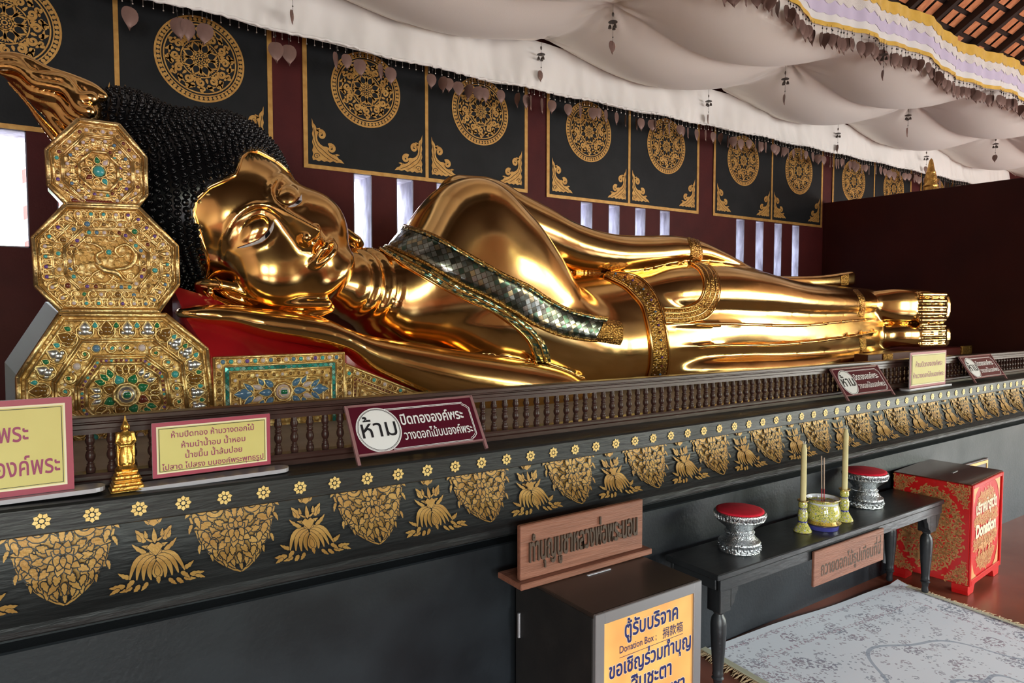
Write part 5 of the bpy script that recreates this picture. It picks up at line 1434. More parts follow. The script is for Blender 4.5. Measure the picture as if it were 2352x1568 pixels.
for x in (TX0 + .062, TX1 - .095):
    for y in (TY0 + .046, TY1 - .045):
        b = MB().lathe([(r, .016 + z * .956) for r, z in LEG], 20, M=Matrix.Translation((x, y, 0)))
        b.bbox(x - .034, x + .034, y - .034, y + .034, .360, TZ - .028, .003)
        b.build('leg', M_TABLE, t, angle=45)
for x, s in ((TX0 + .062, 1), (TX1 - .095, -1)):
    for q in (1, -1):
        x0_ = x + q * .034; y = TY0 + .012
        if x < 3 and q < 0: continue
        b = MB(); b.prism([(x0_, TZ - .075), (x0_ + q * .045, TZ - .075), (x0_ + q * .042, TZ - .095), (x0_ + q * .028, TZ - .112), (x0_ + q * .02, TZ - .14), (x0_, TZ - .155)][::q], y, y + .02); b.build('bracket', M_TABLE, t)
# --- silver pedestal bowls with red velvet tops
M_SILVER = mat('embossed_silver', (.78, .80, .83), .3, metal=1., col2=(.30, .32, .34), nscale=160, bump=.45, bscale=190, detail=2)
M_VELVET = mat('red_velvet', (.72, .004, .03), .9, col2=(.60, .003, .022), nscale=30)
SILV = [(.076, 0), (.078, .004), (.078, .010), (.074, .022), (.076, .028), (.0785, .034), (.076, .040), (.066, .046), (.057, .058), (.052, .066), (.054, .072), (.049, .078), (.050, .084), (.056, .092), (.072, .106), (.087, .118), (.093, .124), (.090, .130), (.094, .136), (.096, .146), (.095, .150), (.089, .152)]
def pedestal_bowl():
    r = thing('pedestal_bowl', 'x', 'bowl')
    b = MB().lathe(SILV, 14)
    for k in range(42):
        a = 2 * PI * k / 42
        b.tube([(.0905 * math.cos(a), .0905 * math.sin(a), .128), (.0955 * math.cos(a), .0955 * math.sin(a), .143)], .0028, 4)
        b.tube([(.0745 * math.cos(a), .0745 * math.sin(a), .033), (.062 * math.cos(a), .062 * math.sin(a), .047)], .002, 4)
        b.ball((.0525 * math.cos(a), .0525 * math.sin(a), .072), .003, 5, 3)
        b.ball((.0765 * math.cos(a), .0765 * math.sin(a), .014 + .006 * (k % 2)), .005, 5, 4)
    b.build('silver_pedestal', M_SILVER, r, angle=25)
    MB().lathe([(.088, .1515), (.0875, .156), (.078, .1585), (0.0, .160)], 28).build('velvet_top', M_VELVET, r, smooth=True)
    return r
bw = pedestal_bowl()
p = PZ(1698, 1262, TZ); bw.location = (p.x, p.y, TZ); bw.scale = (1.16, 1.16, 1.16)
bw['label'] = 'silver pedestal bowl with bright red velvet top, left of the candlesticks'; bw['group'] = 'silver pedestal bowls on the table'
p2 = PZ(1985, 1160, TZ); o = dup(bw, (p2.x, p2.y, TZ), .5, 'silver pedestal bowl with red velvet top, behind the right candlestick'); o.scale = (1.2, 1.2, 1.22)
# --- enamelled candlesticks, candles, incense pot
def enamel(name, base, spots, line):
    m = bpy.data.materials.new(name); m.use_nodes = True; N, K, B = nodes(m)
    tc = N.new('ShaderNodeTexCoord'); vo = N.new('ShaderNodeTexVoronoi'); vo.inputs['Scale'].default_value = 62; K.new(tc.outputs['Object'], vo.inputs['Vector'])
    cr = N.new('ShaderNodeValToRGB'); cr.color_ramp.interpolation = 'CONSTANT'; e = cr.color_ramp.elements
    e[0].color = (*spots, 1); e[1].position = .16; e[1].color = (.75, .72, .62, 1)
    for q, c in ((.30, line), (.36, base), (.66, line), (.74, base)):
        x = e.new(q); x.color = (*c, 1)
    K.new(vo.outputs['Distance'], cr.inputs[0]); K.new(cr.outputs[0], B.inputs['Base Color']); B.inputs['Roughness'].default_value = .12; B.inputs['Coat Weight'].default_value = .5
    return m
M_ENAMEL = enamel('yellow_enamel', (.66, .60, .16), (.20, .08, .26), (.10, .16, .03))
M_BLUEBAND = mat('blue_enamel_band', (.06, .06, .28), .15, coat=.5)
M_PORC = mat('white_porcelain', (.78, .80, .84), .12, coat=.5)
M_GILTRIM = mat('gilt_trim', (.80, .60, .28), .25, metal=.9)
M_WAX = mat('yellow_wax', (.74, .64, .34), .45, col2=(.68, .57, .28), nscale=14)
def candlestick():
    r = thing('candlestick', 'x', 'candlestick')
    MB().lathe([(.041, .002), (.042, .006), (.038, .014), (.027, .032), (.021, .042), (.0185, .046)], 24).lathe([(.0185, .052), (.0205, .056), (.023, .075), (.0225, .092), (.0185, .106), (.016, .110)], 20).lathe([(.016, .114), (.0205, .120), (.021, .132), (.0185, .142)], 20).build('enamel_body', M_ENAMEL, r, angle=40)
    MB().lathe([(.040, 0), (.042, .002), (.041, .003)], 24).lathe([(.0185, .142), (.0255, .147), (.0265, .152), (.024, .1525), (.017, .148)], 20).build('gilt_rims', M_GILTRIM, r, angle=40)
    MB().lathe([(.0185, .045), (.022, .047), (.022, .051), (.0185, .053)], 20).lathe([(.016, .109), (.0185, .111), (.0185, .113), (.016, .115)], 20).build('blue_bands', M_BLUEBAND, r, angle=40)
    return r
def candle(h, label, loc):
    r = thing('candle', label, 'candle', loc)
    b = MB().lathe([(.0135, 0), (.0138, h * .3), (.0130, h * .7), (.0126, h - .022), (.011, h - .018), (.0095, h - .010), (.010, h)], 16, M=Matrix.Translation(loc)); b.build('wax', M_WAX, r, angle=50)
    b = MB()
    for i in range(6):
        a = i * 1.05; b.tube([(loc[0] + .003 * math.cos(a), loc[1] + .003 * math.sin(a), loc[2] + h - .004), (loc[0] + .007 * math.cos(a), loc[1] + .007 * math.sin(a), loc[2] + h + .010 + .003 * (i % 3))], .0016, 4)
    b.build('frayed_wick', mat('white_wick', (.75, .72, .66), .9), r)
    return r
cs = candlestick(); q1 = PZ(1843, 1220, TZ); q2 = PZ(1938, 1195, TZ)
cs.location = (q1.x, q1.y, TZ); cs['label'] = 'yellow enamel candlestick with blue bands, left of the incense pot'; cs['group'] = 'candlesticks on the table'
c2 = dup(cs, (q2.x, q2.y, TZ), 1.0, 'yellow enamel candlestick with blue bands, right of the incense pot')
c2.scale = (1.04, 1.04, 1.06)
candle(.272, 'tall pale yellow candle in the left candlestick', (q1.x, q1.y, TZ + .146))
candle(.305, 'tall pale yellow candle in the right candlestick', (q2.x, q2.y, TZ + .155))
IPS = 1.22
ip = thing('incense_pot', 'yellow enamelled incense pot with flower pattern on a blue banded saucer', 'incense pot', (0, 0, 0))
PP = PZ(1888, 1211, TZ)
M0 = Matrix.Translation((PP.x, PP.y, TZ)) @ Matrix.Scale(IPS, 4)
MB().lathe([(.044, .030), (.058, .036), (.066, .052), (.066, .072), (.060, .092), (.056, .104), (.060, .113), (.064, .117)], 32, M=M0, cap=False).build('enamel_body', M_ENAMEL, ip, smooth=True)
MB().lathe([(.064, .1165), (.066, .119), (.0645, .1215), (.061, .120)], 32, M=M0, cap=False).build('gilt_rim', M_GILTRIM, ip, smooth=True)
MB().lathe([(.0635, .120), (.057, .110), (.058, .100), (.045, .094), (.0, .092)], 32, M=M0, cap=False).build('white_inside', M_PORC, ip, smooth=True)
sa = MB().lathe([(.050, .004), (.054, .018), (.066, .022), (.070, .026), (.058, .028), (.052, .034), (0, .034)], 32, M=M0).build('saucer', M_GILTRIM, ip, angle=40)
MB().lathe([(.056, 0), (.060, .001), (.063, .017), (.056, .0175)], 32, M=M0).build('blue_band', M_BLUEBAND, sa, angle=40)
for i, (dx, dy, l, lab) in enumerate(((.0, .004, .235, 'thin red tipped incense stick in the yellow pot, the taller one'), (.013, .0, .225, 'thin red tipped incense stick in the yellow pot, right of the taller one'))):
    r = thing('incense_stick', lab, 'incense stick', (PP.x + dx, PP.y + dy, TZ + .115), group='incense sticks in the pot')
    a = Vector((PP.x + dx, PP.y + dy, TZ + .115)); e = a + Vector((-.012 + .004 * i, 0, l)); m_ = a.lerp(e, .32)
    MB().tube([a, m_], .0022, 6).build('red_stem', mat('red_stick', (.45, .01, .02), .6), r)
    MB().tube([m_, e], .0026, 6).build('incense_coating', mat('incense_paste', (.52, .38, .30), .9), r)
# --- small wooden sign fixed on the table edge
YS = 1.752
h0, h1, h2, h3 = PY(1870, 1270, YS), PY(2030, 1210, YS), PY(2030, 1283, YS), PY(1870, 1350, YS)
t = thing('wooden_sign', 'small reddish wooden sign with dark letters hung on the front edge of the table', 'sign', (3.17, YS, .33))
zt_, zb_ = (h0.z + h1.z) / 2, (h2.z + h3.z) / 2
bd = MB().bbox(h0.x, h1.x, YS - .002, TY0 - .001, zb_, zt_, .003).build('board', M_TEAK, t)
g = MB(); M = plane((h0.x, YS - .002, zb_), (1, 0, 0), (0, 0, 1)); w = h1.x - h0.x
lettering(g, 'ถวายดอกไม้ธูปเทียนที่นี่', M, w * .52, .042, w * .86, .085, bold=.012, z=.0012)
g.build('lettering', M_CARVE, bd)

# --- red donation box with gold scrollwork
M_RED = mat('vermilion_lacquer', (.62, .012, .012), .3, coat=.3)
M_REDTOP = mat('dark_red_lacquer_top', (.12, .022, .014), .18, coat=.4)
M_GOLDPR = mat('gold_scroll_paint', (.66, .33, .12), .45, metal=.2, col2=(.56, .24, .08), nscale=30)
RW, RD, RH, RB = .525, .40, .618, .055
t = thing('donation_box', 'vermilion red donation box with gold scrollwork beside the table end', 'donation box', (4.205, 1.664, 0), math.radians(5))
RM = WM[t.name]
b = MB(); b.bbox(0, RW, 0, RD, RB, RH, .004, 0, RM); b.build('body', M_RED, t)
MB().bbox(-.003, RW + .003, -.003, RD, RH, RH + .006, .002, 0, RM).build('top_board', M_REDTOP, t)
MB().box(.22, .30, .16, .168, RH + .005, RH + .0085, 0, RM).build('coin_slot', M_ALU, t)
for i, (x, y) in enumerate(((0, 0), (RW - .08, 0), (0, RD - .08), (RW - .08, RD - .08))):
    fb = MB(); s = 1 if x == 0 else -1; xx = x if x == 0 else RW
    fb.prism([(xx, RB), (xx + s * .13, RB), (xx + s * .105, .038), (xx + s * .09, .002), (xx + s * .006, .002), (xx, .025)][::s], y, y + .08, 0, RM); fb.build('foot', M_RED, t)
def scroll_field(d, w, h, inside, r0, seed, gap=1.55):
    rr = random.Random(seed); pts = []
    for _ in range(6000):
        x, y = rr.uniform(-w, w), rr.uniform(-h, h); r = rr.uniform(.6, 1.0) * r0
        if not inside(x, y, r * .6): continue
        if any((x - a)**2 + (y - b_)**2 < ((r + c) * gap / 2)**2 for a, b_, c in pts): continue
        pts.append((x, y, r)); a0 = rr.uniform(0, 6.28); sg = rr.choice((1, -1))
        d.spiral(x, y, r, a0, 1.35, r * .46, r * .30, sg, 12)
        for k in range(4):
            a = a0 + k * 1.57 + .5; d.leaf(x + r * .95 * math.cos(a), y + r * .95 * math.sin(a), a + sg * .8, r * 1.05, r * .7, .3 * sg, 6)
    return d
sl_ = MB(); cx, cz = RD / 2, (RB + RH) / 2; ha, hb = RD * .44, (RH - RB) * .435
fn = lambda u, v: RM @ Vector((-.0015, cx - u, cz + v))
d = Deco(); n_ = 40
scroll_field(d, ha, hb, lambda x, y, r: (x / (ha - r * 1.6))**2 + (y / (hb - r * 1.6))**2 < 1, .027, 5, 1.22)
d.put(sl_, fn, 0)
d = Deco()
for sx in (1, -1):
    for sy in (1, -1):
        c_ = Deco(); scroll_field(c_, RD * .47, (RH - RB) * .47, lambda x, y, r: x > 0 and y > 0 and x < RD * .475 - r and y < (RH - RB) * .478 - r and (x / (ha * 1.10 + r * 2.2))**2 + (y / (hb * 1.08 + r * 2.2))**2 > 1, .018, 9, 1.25)
        for p in c_.p: d.p.append([(x * sx, y * sy) for x, y in p])
d.put(sl_, fn, 0)
sl_.build('side_scrollwork', M_GOLDPR, t)
fr_ = MB(); ff = lambda u, v: RM @ Vector((RW / 2 + u, -.0015, cz + v)); fw_, fh_ = RW / 2 - .035, (RH - RB) / 2 - .02
d = Deco(); ha2, hb2 = fw_ * .93, fh_ * .96
rows_ = ((.56, .86), (.13, .33), (-.37, -.17), (-.90, -.60))
scroll_field(d, ha2, hb2, lambda x, y, r: (x / ha2)**2 + (y / hb2)**2 < .86 and any(a * hb2 < y < c * hb2 for a, c in rows_), .020, 15, 1.3)
for sx in (1, -1):
    for sy in (1, -1):
        c_ = Deco().poly([(fw_, fh_), (fw_ * .55, fh_), (fw_ * .78, fh_ * .86), (fw_ * .95, fh_ * .60), (fw_, fh_ * .42)])
        for p in c_.p: d.p.append([(x * sx, y * sy) for x, y in p])
d.put(fr_, ff, 0)
fr_.build('front_scrollwork', M_GOLDPR, t)
g = MB(); M = RM @ plane((RW / 2, -.003, cz), (1, 0, 0), (0, 0, 1))
lettering(g, 'บริจาคบำรุงวัด', M, 0, .40 * hb2, ha2 * 1.65, .088, bold=.04); lettering(g, 'Donation', M, 0, -.12 * hb2, ha2 * 1.6, .098, bold=.05); lettering(g, '捐献箱', M, 0, -.58 * hb2, ha2 * 1.15, .085, bold=.03, m=1)
g.build('lettering', [mat('cream_print', (.85, .68, .48), .4), M_GOLDPR], t)
fb = MB()
for a in ((0, .02, RB, RH), (RW - .02, RW, RB, RH), (.02, RW - .02, RH - .022, RH), (.02, RW - .02, RB, RB + .03)): fb.bbox(a[0], a[1], -.010, .0, a[2], a[3], .003, 0, RM)
fb.build('front_frame', M_RED, t)

# --- framed plaque on the plinth behind it, white pipe
t = thing('framed_plaque', 'small gold edged plaque fixed on the plinth behind the red donation box', 'plaque', (5.26, 2.09, .45))
x0, x1, z0, z1 = 5.0, 5.508, .30, .535
MB().bbox(x0, x1, 2.078, 2.094, z0, z1, .003).build('panel', M_BROWN, t)
b = MB()
for a in ((x0 + .012, x0 + .03, z0 + .012, z1 - .012), (x1 - .03, x1 - .012, z0 + .012, z1 - .012), (x0 + .03, x1 - .03, z1 - .032, z1 - .012), (x0 + .03, x1 - .03, z0 + .012, z0 + .032)): b.box(a[0], a[1], 2.0745, 2.079, a[2], a[3])
b.build('gold_border', M_GILT, t)
t = thing('white_pipe', 'short white pipe fixed on the plinth between the hanging sign and the red donation box', 'pipe', (4.13, 2.07, .08))
MB().lathe([(.018, .082), (.0185, .09), (.0185, .14), (.021, .142), (.021, .150), (.0185, .152), (.0185, .222), (.012, .226)], 14, M=Matrix.Translation((4.128, 2.072, 0))).build('tube', mat('white_plastic', (.72, .76, .80), .4), t, angle=40)

# --- pale patterned rug with fringe
def rug_mat():
    m = bpy.data.materials.new('faded_persian_pattern'); m.use_nodes = True; N, K, B = nodes(m)
    uv = N.new('ShaderNodeUVMap'); sx = N.new('ShaderNodeSeparateXYZ'); K.new(uv.outputs[0], sx.inputs[0])
    def math_(op, a, b=None, c=None):
        n = N.new('ShaderNodeMath'); n.operation = op
        for i, v in enumerate((a, b, c)):
            if v is None: continue
            if hasattr(v, 'links') or hasattr(v, 'is_linked'): K.new(v, n.inputs[i])
            else: n.inputs[i].default_value = v
        return n.outputs[0]
    def noise(sc, det=3):
        n = N.new('ShaderNodeTexNoise'); n.inputs['Scale'].default_value = sc; n.inputs['Detail'].default_value = det; K.new(uv.outputs[0], n.inputs['Vector']); return n.outputs['Fac']
    u, v = sx.outputs[0], sx.outputs[1]
    au, av = math_('ABSOLUTE', u), math_('ABSOLUTE', v)            # metres from the middle
    edge = math_('MINIMUM', math_('SUBTRACT', .80, au), math_('SUBTRACT', 1.15, av))
    w = math_('MULTIPLY_ADD', noise(14), .05, -.025)
    def line(d, pos, wd):
        return math_('LESS_THAN', math_('ABSOLUTE', math_('SUBTRACT', d, pos)), wd)
    fine = math_('GREATER_THAN', noise(70, 2), .535)
    bands = math_('MAXIMUM', line(edge, .055, .012), line(edge, .20, .012))
    bandsf = math_('MULTIPLY', bands, fine)
    r = math_('SQRT', math_('ADD', math_('POWER', math_('DIVIDE', u, .62), 2.0), math_('POWER', math_('DIVIDE', v, .92), 2.0)))
    ang = N.new('ShaderNodeMath'); ang.operation = 'ARCTAN2'; K.new(u, ang.inputs[0]); K.new(v, ang.inputs[1])
    lob = math_('MULTIPLY', math_('SINE', math_('MULTIPLY', ang.outputs[0], 10.0)), .035)
    rl = math_('ADD', r, lob)
    rings = math_('MAXIMUM', line(rl, .42, .011), math_('MAXIMUM', line(rl, .80, .010), line(rl, .18, .010)))
    def vor(sc):
        n = N.new('ShaderNodeTexVoronoi'); n.inputs['Scale'].default_value = sc; K.new(uv.outputs[0], n.inputs['Vector']); return n.outputs['Distance']
    cl = math_('MULTIPLY', math_('LESS_THAN', vor(6.5), .36), math_('GREATER_THAN', noise(62, 2), .52))
    cl2 = math_('MULTIPLY', math_('LESS_THAN', vor(13), .30), math_('GREATER_THAN', noise(85, 2), .50))
    dots = math_('MULTIPLY', math_('LESS_THAN', vor(48), .30), math_('GREATER_THAN', noise(9), .50))
    fig = math_('MAXIMUM', math_('MAXIMUM', cl, math_('MULTIPLY', dots, .75)), math_('MULTIPLY', cl2, .8))
    fig = math_('MULTIPLY', fig, math_('GREATER_THAN', edge, .035))
    cr = N.new('ShaderNodeValToRGB'); cr.color_ramp.elements[0].position = .35; cr.color_ramp.elements[0].color = (.22, .08, .14, 1); cr.color_ramp.elements[1].position = .62; cr.color_ramp.elements[1].color = (.06, .09, .17, 1)
    K.new(noise(5), cr.inputs[0])
    def mix(f, a, b_):
        n = N.new('ShaderNodeMix'); n.data_type = 'RGBA'; K.new(f, n.inputs['Factor'])
        for k, x in (('A', a), ('B', b_)):
            if isinstance(x, tuple): n.inputs[k].default_value = (*x, 1)
            else: K.new(x, n.inputs[k])
        return n.outputs['Result']
    c = mix(math_('MULTIPLY', fig, .8), (.86, .89, .93), cr.outputs[0])
    c = mix(math_('MULTIPLY', bandsf, .75), c, (.30, .12, .20)); c = mix(math_('MULTIPLY', rings, .7), c, (.18, .24, .34))
    K.new(c, B.inputs['Base Color']); B.inputs['Roughness'].default_value = .9; B.inputs['Sheen Weight'].default_value = .3
    return m
M_RUG = rug_mat()
M_FRINGE = mat('tan_fringe', (.50, .36, .20), .9, col2=(.40, .27, .14), nscale=50)
RT = Matrix.Translation((3.195, .885, 0)) @ Matrix.Rotation(math.radians(-4.5), 4, 'Z')
t = thing('rug', 'pale blue and white patterned rug with tan fringe on the red floor before the table', 'rug', (3.19, .885, 0))
b = MB(); nx, ny = 20, 30
P, uv = [], []
for i in range(nx + 1):
    row = []
    for j in range(ny + 1):
        u, v = -.78 + 1.56 * i / nx, -1.15 + 2.30 * j / ny
        z = .010 + .004 * math.sin(u * 7 + v * 3) * (.3 + .7 * abs(v)) + (.018 * max(0, (u - .70) / .08) * max(0, (v - 1.08) / .07))
        row.append(tuple(RT @ Vector((u, v, z)))); uv.append((u, v))
    P.append(row)
b.grid(P); b.uv = uv
b.grid([[(p[0], p[1], .001) for p in P[0]], P[0]]); b.grid([P[-1], [(p[0], p[1], .001) for p in P[-1]]])
b.grid([[r[0] for r in P], [(r[0][0], r[0][1], .001) for r in P]]); b.grid([[(r[-1][0], r[-1][1], .001) for r in P], [r[-1] for r in P]])
b.uv = uv + [(.79, 1.14)] * (len(b.v) - len(uv))
b.build('pile', M_RUG, t, smooth=True)
fr_ = MB(); rr = random.Random(2)
for sg in (1, -1):
    for k in range(330):
        v = -1.15 + 2.30 * k / 329; l = rr.uniform(.03, .055); dv = rr.uniform(-.02, .02)
        a = RT @ Vector((sg * .775, v, .009 + (.015 if sg > 0 and v > 1.12 else 0))); m_ = RT @ Vector((sg * (.775 + l * .5), v + dv * .5, .009)); e = RT @ Vector((sg * (.775 + l), v + dv, .003))
        fr_.tube([a, m_, e], [.004, .0035, .002], 4)
tag(fr_.build('fringe', M_FRINGE, t), kind='stuff')
bb = MB()
for sg in (1, -1):
    bb.grid([[tuple(RT @ Vector((sg * q, -1.15 + 2.3 * j / 20, zz))) for q, zz in ((.745, .0165), (.772, .0155), (.782, .004))] for j in range(21)])
bb.build('pale_selvedge', mat('yellowish_selvedge', (.62, .60, .42), .9), t)
# ================================================================ cloth canopy, its valances and hanging chimes
M_LEAF = mat('copper_leaf', (.25, .15, .125), .45, metal=.3, col2=(.15, .085, .07), nscale=9)
M_CORD = mat('dark_cord', (.02, .017, .016), .6)
M_YELLOW = mat('yellow_satin', (.78, .50, .07), .45, col2=(.70, .42, .05), nscale=20, sheen=.3)
M_LILAC = mat('lilac_cloth', (.62, .56, .74), .6, sheen=.2)
M_LACE = mat('white_lace', (.80, .78, .74), .8, col2=(.62, .58, .55), nscale=260)
PIN_Y = [4.15, 3.44, 2.72]
PIN_X0, PIN_DX = 1.2, 1.97
def pinx(k): return PIN_X0 + PIN_DX * k
CZ = 3.56
def fz(x): return 3.500 - .004 * (x - 4) + .03 * math.sin((x - 3.2) * PI / .98 + .6) + .012 * math.sin(x * 7)
def fy(x): return 2.695 + .02 * math.sin(x * 6.1) + .012 * math.sin(x * 15)
def canopy_z(x, y):
    """cloth pinned on a grid: it bellies between the pins and is drawn up along the lines joining them"""
    u = ((x - PIN_X0) / PIN_DX) % 1.0
    v = ((4.15 - y) / .715) % 1.0
    a, b = math.sin(PI * u), math.sin(PI * v)
    row = .15 * a ** 1.15                                  # sag along a row of pins
    col = .05 * b ** 1.1 * (1 - a * .5)
    cell = .15 * (a ** .9) * (b ** .85)
    z = CZ - row * (1 - .55 * b) - col - cell
    du = (u if u < .5 else u - 1) * PIN_DX; dv = (v if v < .5 else v - 1) * .715
    r = math.hypot(du, dv); ang = math.atan2(dv, du); k = math.floor((x - PIN_X0) / PIN_DX + .5) * 2
    z += (.010 * math.cos(ang * 8 + k) + .006 * math.cos(ang * 15 + k * 3)) * math.exp(-((r - .10) / .15) ** 2) * min(1, r / .04)
    e = max(0., min(1., (2.86 - y) / .16)); e = e * e * (3 - 2 * e)          # the front edge is drawn down to the valance
    z += .004 * math.sin(x * 3.1 + y * 5)
    e2 = max(0., min(1., (fy(x) + .10 - y) / .096)); e2 = e2 * e2 * (3 - 2 * e2)
    z -= e * max(0., z - 3.50) * .95
    return z + (fz(x) + .004 - z) * e2
cv = MB()
nx, ny = 420, 130
P = []
for i in range(nx + 1):
    x = -2.2 + 13.8 * i / nx; y1 = fy(x) + .006
    P.append([(x, 4.16 + (y1 - 4.16) * j / ny, canopy_z(x, 4.16 + (y1 - 4.16) * j / ny)) for j in range(ny + 1)])
cv.grid(P)
canopy = cv.build('cloth_canopy', M_CANOPY, None, smooth=True)
tag(canopy, 'large white cloth canopy billowing from pinned points over the reclining golden statue', 'canopy')

# --- satin valance along the back wall, gathered at the hem, with hanging bodhi leaves
leafp = [(0, 0), (.012, .003), (.023, -.002), (.031, -.012), (.0345, -.025), (.0335, -.039), (.028, -.053), (.019, -.065), (.010, -.075), (.004, -.084), (0, -.096)]
def leaf_mesh(m):
    b = MB(); L_ = leafp; P = []
    for i, (x, z) in enumerate(L_):
        P.append([(-x, .006 * (1 if 0 < i < 10 else 0), z), (0, 0, z - .001), (x, .006 * (1 if 0 < i < 10 else 0), z)])
    b.grid(P)
    b.grid([[(q[0], q[1] + .0012, q[2]) for q in r] for r in P])
    b.tube([(0, 0, .055), (0, 0, 0)], .0011, 4, m=1)
    b.lathe([(.0006, .022), (.0045, .026), (.0045, .030), (.0006, .036)], 6, m=1)
    return b
leaf_proto = None
def hang_leaf(parent, x, y, z, sc, rz, tilt=0):
    global leaf_proto
    if leaf_proto is None:
        leaf_proto = leaf_mesh(0).build('bodhi_leaf', [M_LEAF, M_CORD], None, angle=60); o = leaf_proto
    else:
        o = leaf_proto.copy(); COL.objects.link(o)
    o.parent = parent; o.location = (x, y, z - .055 * sc); o.scale = (sc,) * 3; o.rotation_euler = (0, tilt, rz)
    return o
rnd = random.Random(3)
vb = MB(); VX0, VX1 = -1.0, 11.4
def hem_z(x): return 3.195 - .04 * min(1, max(0, (x - .3) / 2)) + .03 * min(1, max(0, (x - 2.6) / 3)) + .006 * math.sin(x * 9)
P = []
n = 700
for i in range(n + 1):
    x = VX0 + (VX1 - VX0) * i / n
    fold = 1.5 * .022 * math.sin(x * 5.2 + 1.1 * math.sin(x * 2.3)) + .013 * math.sin(x * 14 + 2 * math.sin(x * 3.1)) + .005 * math.sin(x * 37 + 2 * math.sin(x * 5))
    row = []
    for j in range(9):
        t = j / 8
        row.append((x + .05 * t * math.sin(x * 3.3), 4.15 + .03 - .055 * t + fold * (.35 + .8 * math.sin(PI * t)) + (.008 * math.sin(x * 70) if j in (7,) else 0), 3.53 + (hem_z(x) - 3.53) * t))
    P.append(row)
vb.grid(P)
hem = [(VX0 + (VX1 - VX0) * i / n, 4.118 + .006 * math.sin(i * 1.9), hem_z(VX0 + (VX1 - VX0) * i / n) + .006 + .003 * math.sin(i * 1.3)) for i in range(n + 1)]
back_val = vb.build('back_valance', M_SATIN, None, smooth=True)
tag(back_val, 'white satin valance under the canopy along the painted wall, fringed with copper leaves', 'valance')
MB().tube(hem, .009, 6).build('gathered_hem', M_SATIN, back_val, smooth=True)
bl = MB()
for i in range(230):                       # the bead strings of the fringe
    x = .15 + i * .0475; z = hem_z(x)
    bl.tube([(x, 4.118, z), (x, 4.118, z - .035)], .0009, 4); bl.ball((x, 4.118, z - .038), .0045, 6, 4)
bl.build('bead_fringe', mat('silver_beads', (.55, .52, .48), .3, metal=.8), back_val)
# leaves as they hang in the photograph, thinned to the 100 nearest
lx = []
for px in (305, 411, 437, 476, 635, 665, 774, 797, 826, 876, 898, 991, 1012, 1031, 1053, 1075, 1096, 1115, 1150, 1190, 1211, 1221, 1246, 1267):
    lx.append(PY(px, 200, 4.118).x)
x = 3.30
while len(lx) < 99:
    x += rnd.choice((.045, .06, .075, .095, .12)); lx.append(x)
for x in lx:
    hang_leaf(back_val, x, 4.112 + rnd.uniform(-.012, .006), hem_z(x) + .004, rnd.uniform(.95, 1.15) if x > 1.4 else 1.25, rnd.choice((rnd.uniform(-.5, .8), rnd.uniform(-.5, .8), rnd.uniform(-1.6, 1.6))), rnd.uniform(-.12, .12))

# --- front valance: yellow edges, lilac scallops, lace
fv_ = thing('lace_valance', 'yellow edged valance with lilac scallops and lace along the front of the canopy', 'valance', (5, 2.7, 3.5))
def band(name, t0, t1, off, m, top=None, n=520):
    b = MB(); P = []
    for i in range(n + 1):
        x = 1.2 + 9.6 * i / n
        q0, q1 = (t0(x) if callable(t0) else t0), (t1(x) if callable(t1) else t1)
        P.append([(x, fy(x) - off + .015 * math.sin(x * 40) * .3, fz(x) + q0 + (q1 - q0) * j / 4) for j in range(5)])
    b.grid(P)
    return b.build(name, m, fv_, smooth=True)
sc1 = lambda x: .235 + .022 * abs(math.sin(x * PI / .085))
sc2 = lambda x: .115 - .05 * abs(math.sin(x * PI / .14))
band('satin_ground', 0, .305, 0, M_SATIN)
band('lower_trim', -.004, .026, .006, M_YELLOW)
band('lilac_scallops', lambda x: .085 - .012 * abs(math.sin(x * PI / .11)), .215, .004, M_LILAC)
band('lace_edging', lambda x: .175 - .030 * abs(math.sin(x * PI / .11 + .5)), .26, .008, M_LACE)
band('upper_trim', lambda x: .232 - .018 * abs(math.sin(x * PI / .09)), .305, .012, M_YELLOW)
x = 3.05; k = 0
while k < 100:
    x += rnd.choice((.03, .04, .045, .06, .085)); k += 1
    hang_leaf(fv_, x, fy(x) - .004 + rnd.uniform(-.01, .012), fz(x) + .006, rnd.uniform(.95, 1.2), rnd.choice((rnd.uniform(-.6, .6), rnd.uniform(-1.6, 1.6))), rnd.uniform(-.12, .12)).matrix_parent_inverse = WM[fv_.name].inverted()

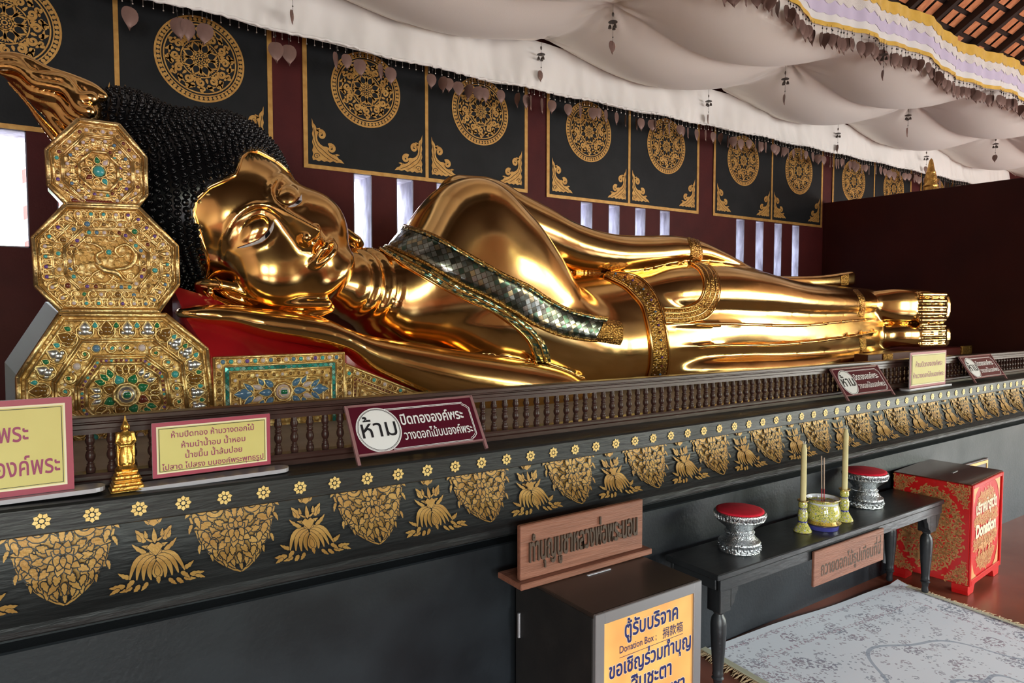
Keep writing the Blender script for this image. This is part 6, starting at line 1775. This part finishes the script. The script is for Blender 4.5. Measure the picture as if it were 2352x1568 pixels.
# --- chimes hanging from the pins
M_CHIME = mat('dark_bronze', (.09, .075, .065), .45, metal=.6)
def make_chime():
    r = thing('wind_chime', 'x', 'wind chime')
    MB().tube([(0, 0, 0), (0, 0, -.30)], .0014, 4).build('cord', M_CORD, r)
    MB().ball((0, 0, -.082), (.012, .006, .017), 8, 6).build('oval_bead', M_CHIME, r, smooth=True)
    MB().lathe([(.034, -.138), (.033, -.134), (.02, -.128), (.004, -.124)], 14).build('disc', M_CHIME, r, angle=40)
    for i in range(3):
        a = 2.1 * i + .4; x, y = .022 * math.cos(a), .022 * math.sin(a)
        MB().lathe([(.0135, -.182), (.0125, -.176), (.0105, -.165), (.006, -.157), (.001, -.153)], 10, M=Matrix.Translation((x, y, 0))).tube([(x, y, -.153), (x * .7, y * .7, -.136)], .001, 4).build('bell', M_CHIME, r, angle=40)
    o = leaf_mesh(0).build('bodhi_leaf', [M_LEAF, M_CORD], r); o.location = (0, 0, -.272)
    return r
CH = make_chime()
chimes = [((672, -8), 4.08, .85, .9, 'at the top edge over the first red strip'), ((1243, 100), 4.08, .85, .3, 'with a red tie over the second red strip'), ((1628, 222), 4.08, .85, .5, 'on the back row over the third red strip'),
          ((1925, 299), 4.08, .85, 1.0, 'on the back row over the fourth red strip'), ((2128, 354), 4.08, .85, -.3, 'beside the tip of the golden spire'),
          ((1408, 25), 3.44, .9, .1, 'on the middle row nearest the viewer'), ((1804, 160), 3.44, .9, .9, 'second on the middle row of the canopy'), ((2086, 260), 3.44, .9, .2, 'third on the middle row of the canopy'),
          ((2287, 326), 3.44, .9, 1.3, 'farthest on the middle row of the canopy'), ((2031, 88), 2.66, .8, .8, 'below the yellow trimmed lace valance')]
for i, ((px, py), Y, sc, rz, where) in enumerate(chimes):
    p = PY(px, py, Y)
    p.z = canopy_z(p.x, p.y) + .004 if Y > 3 else fz(p.x) + .004
    r = CH if i == 0 else dup(CH, p)
    r.location = p; r.rotation_euler = (0, 0, rz)
    r.scale = (sc,) * 3
    r['label'] = 'dark wind chime with copper leaf ' + where; r['group'] = 'chimes under the canopy'
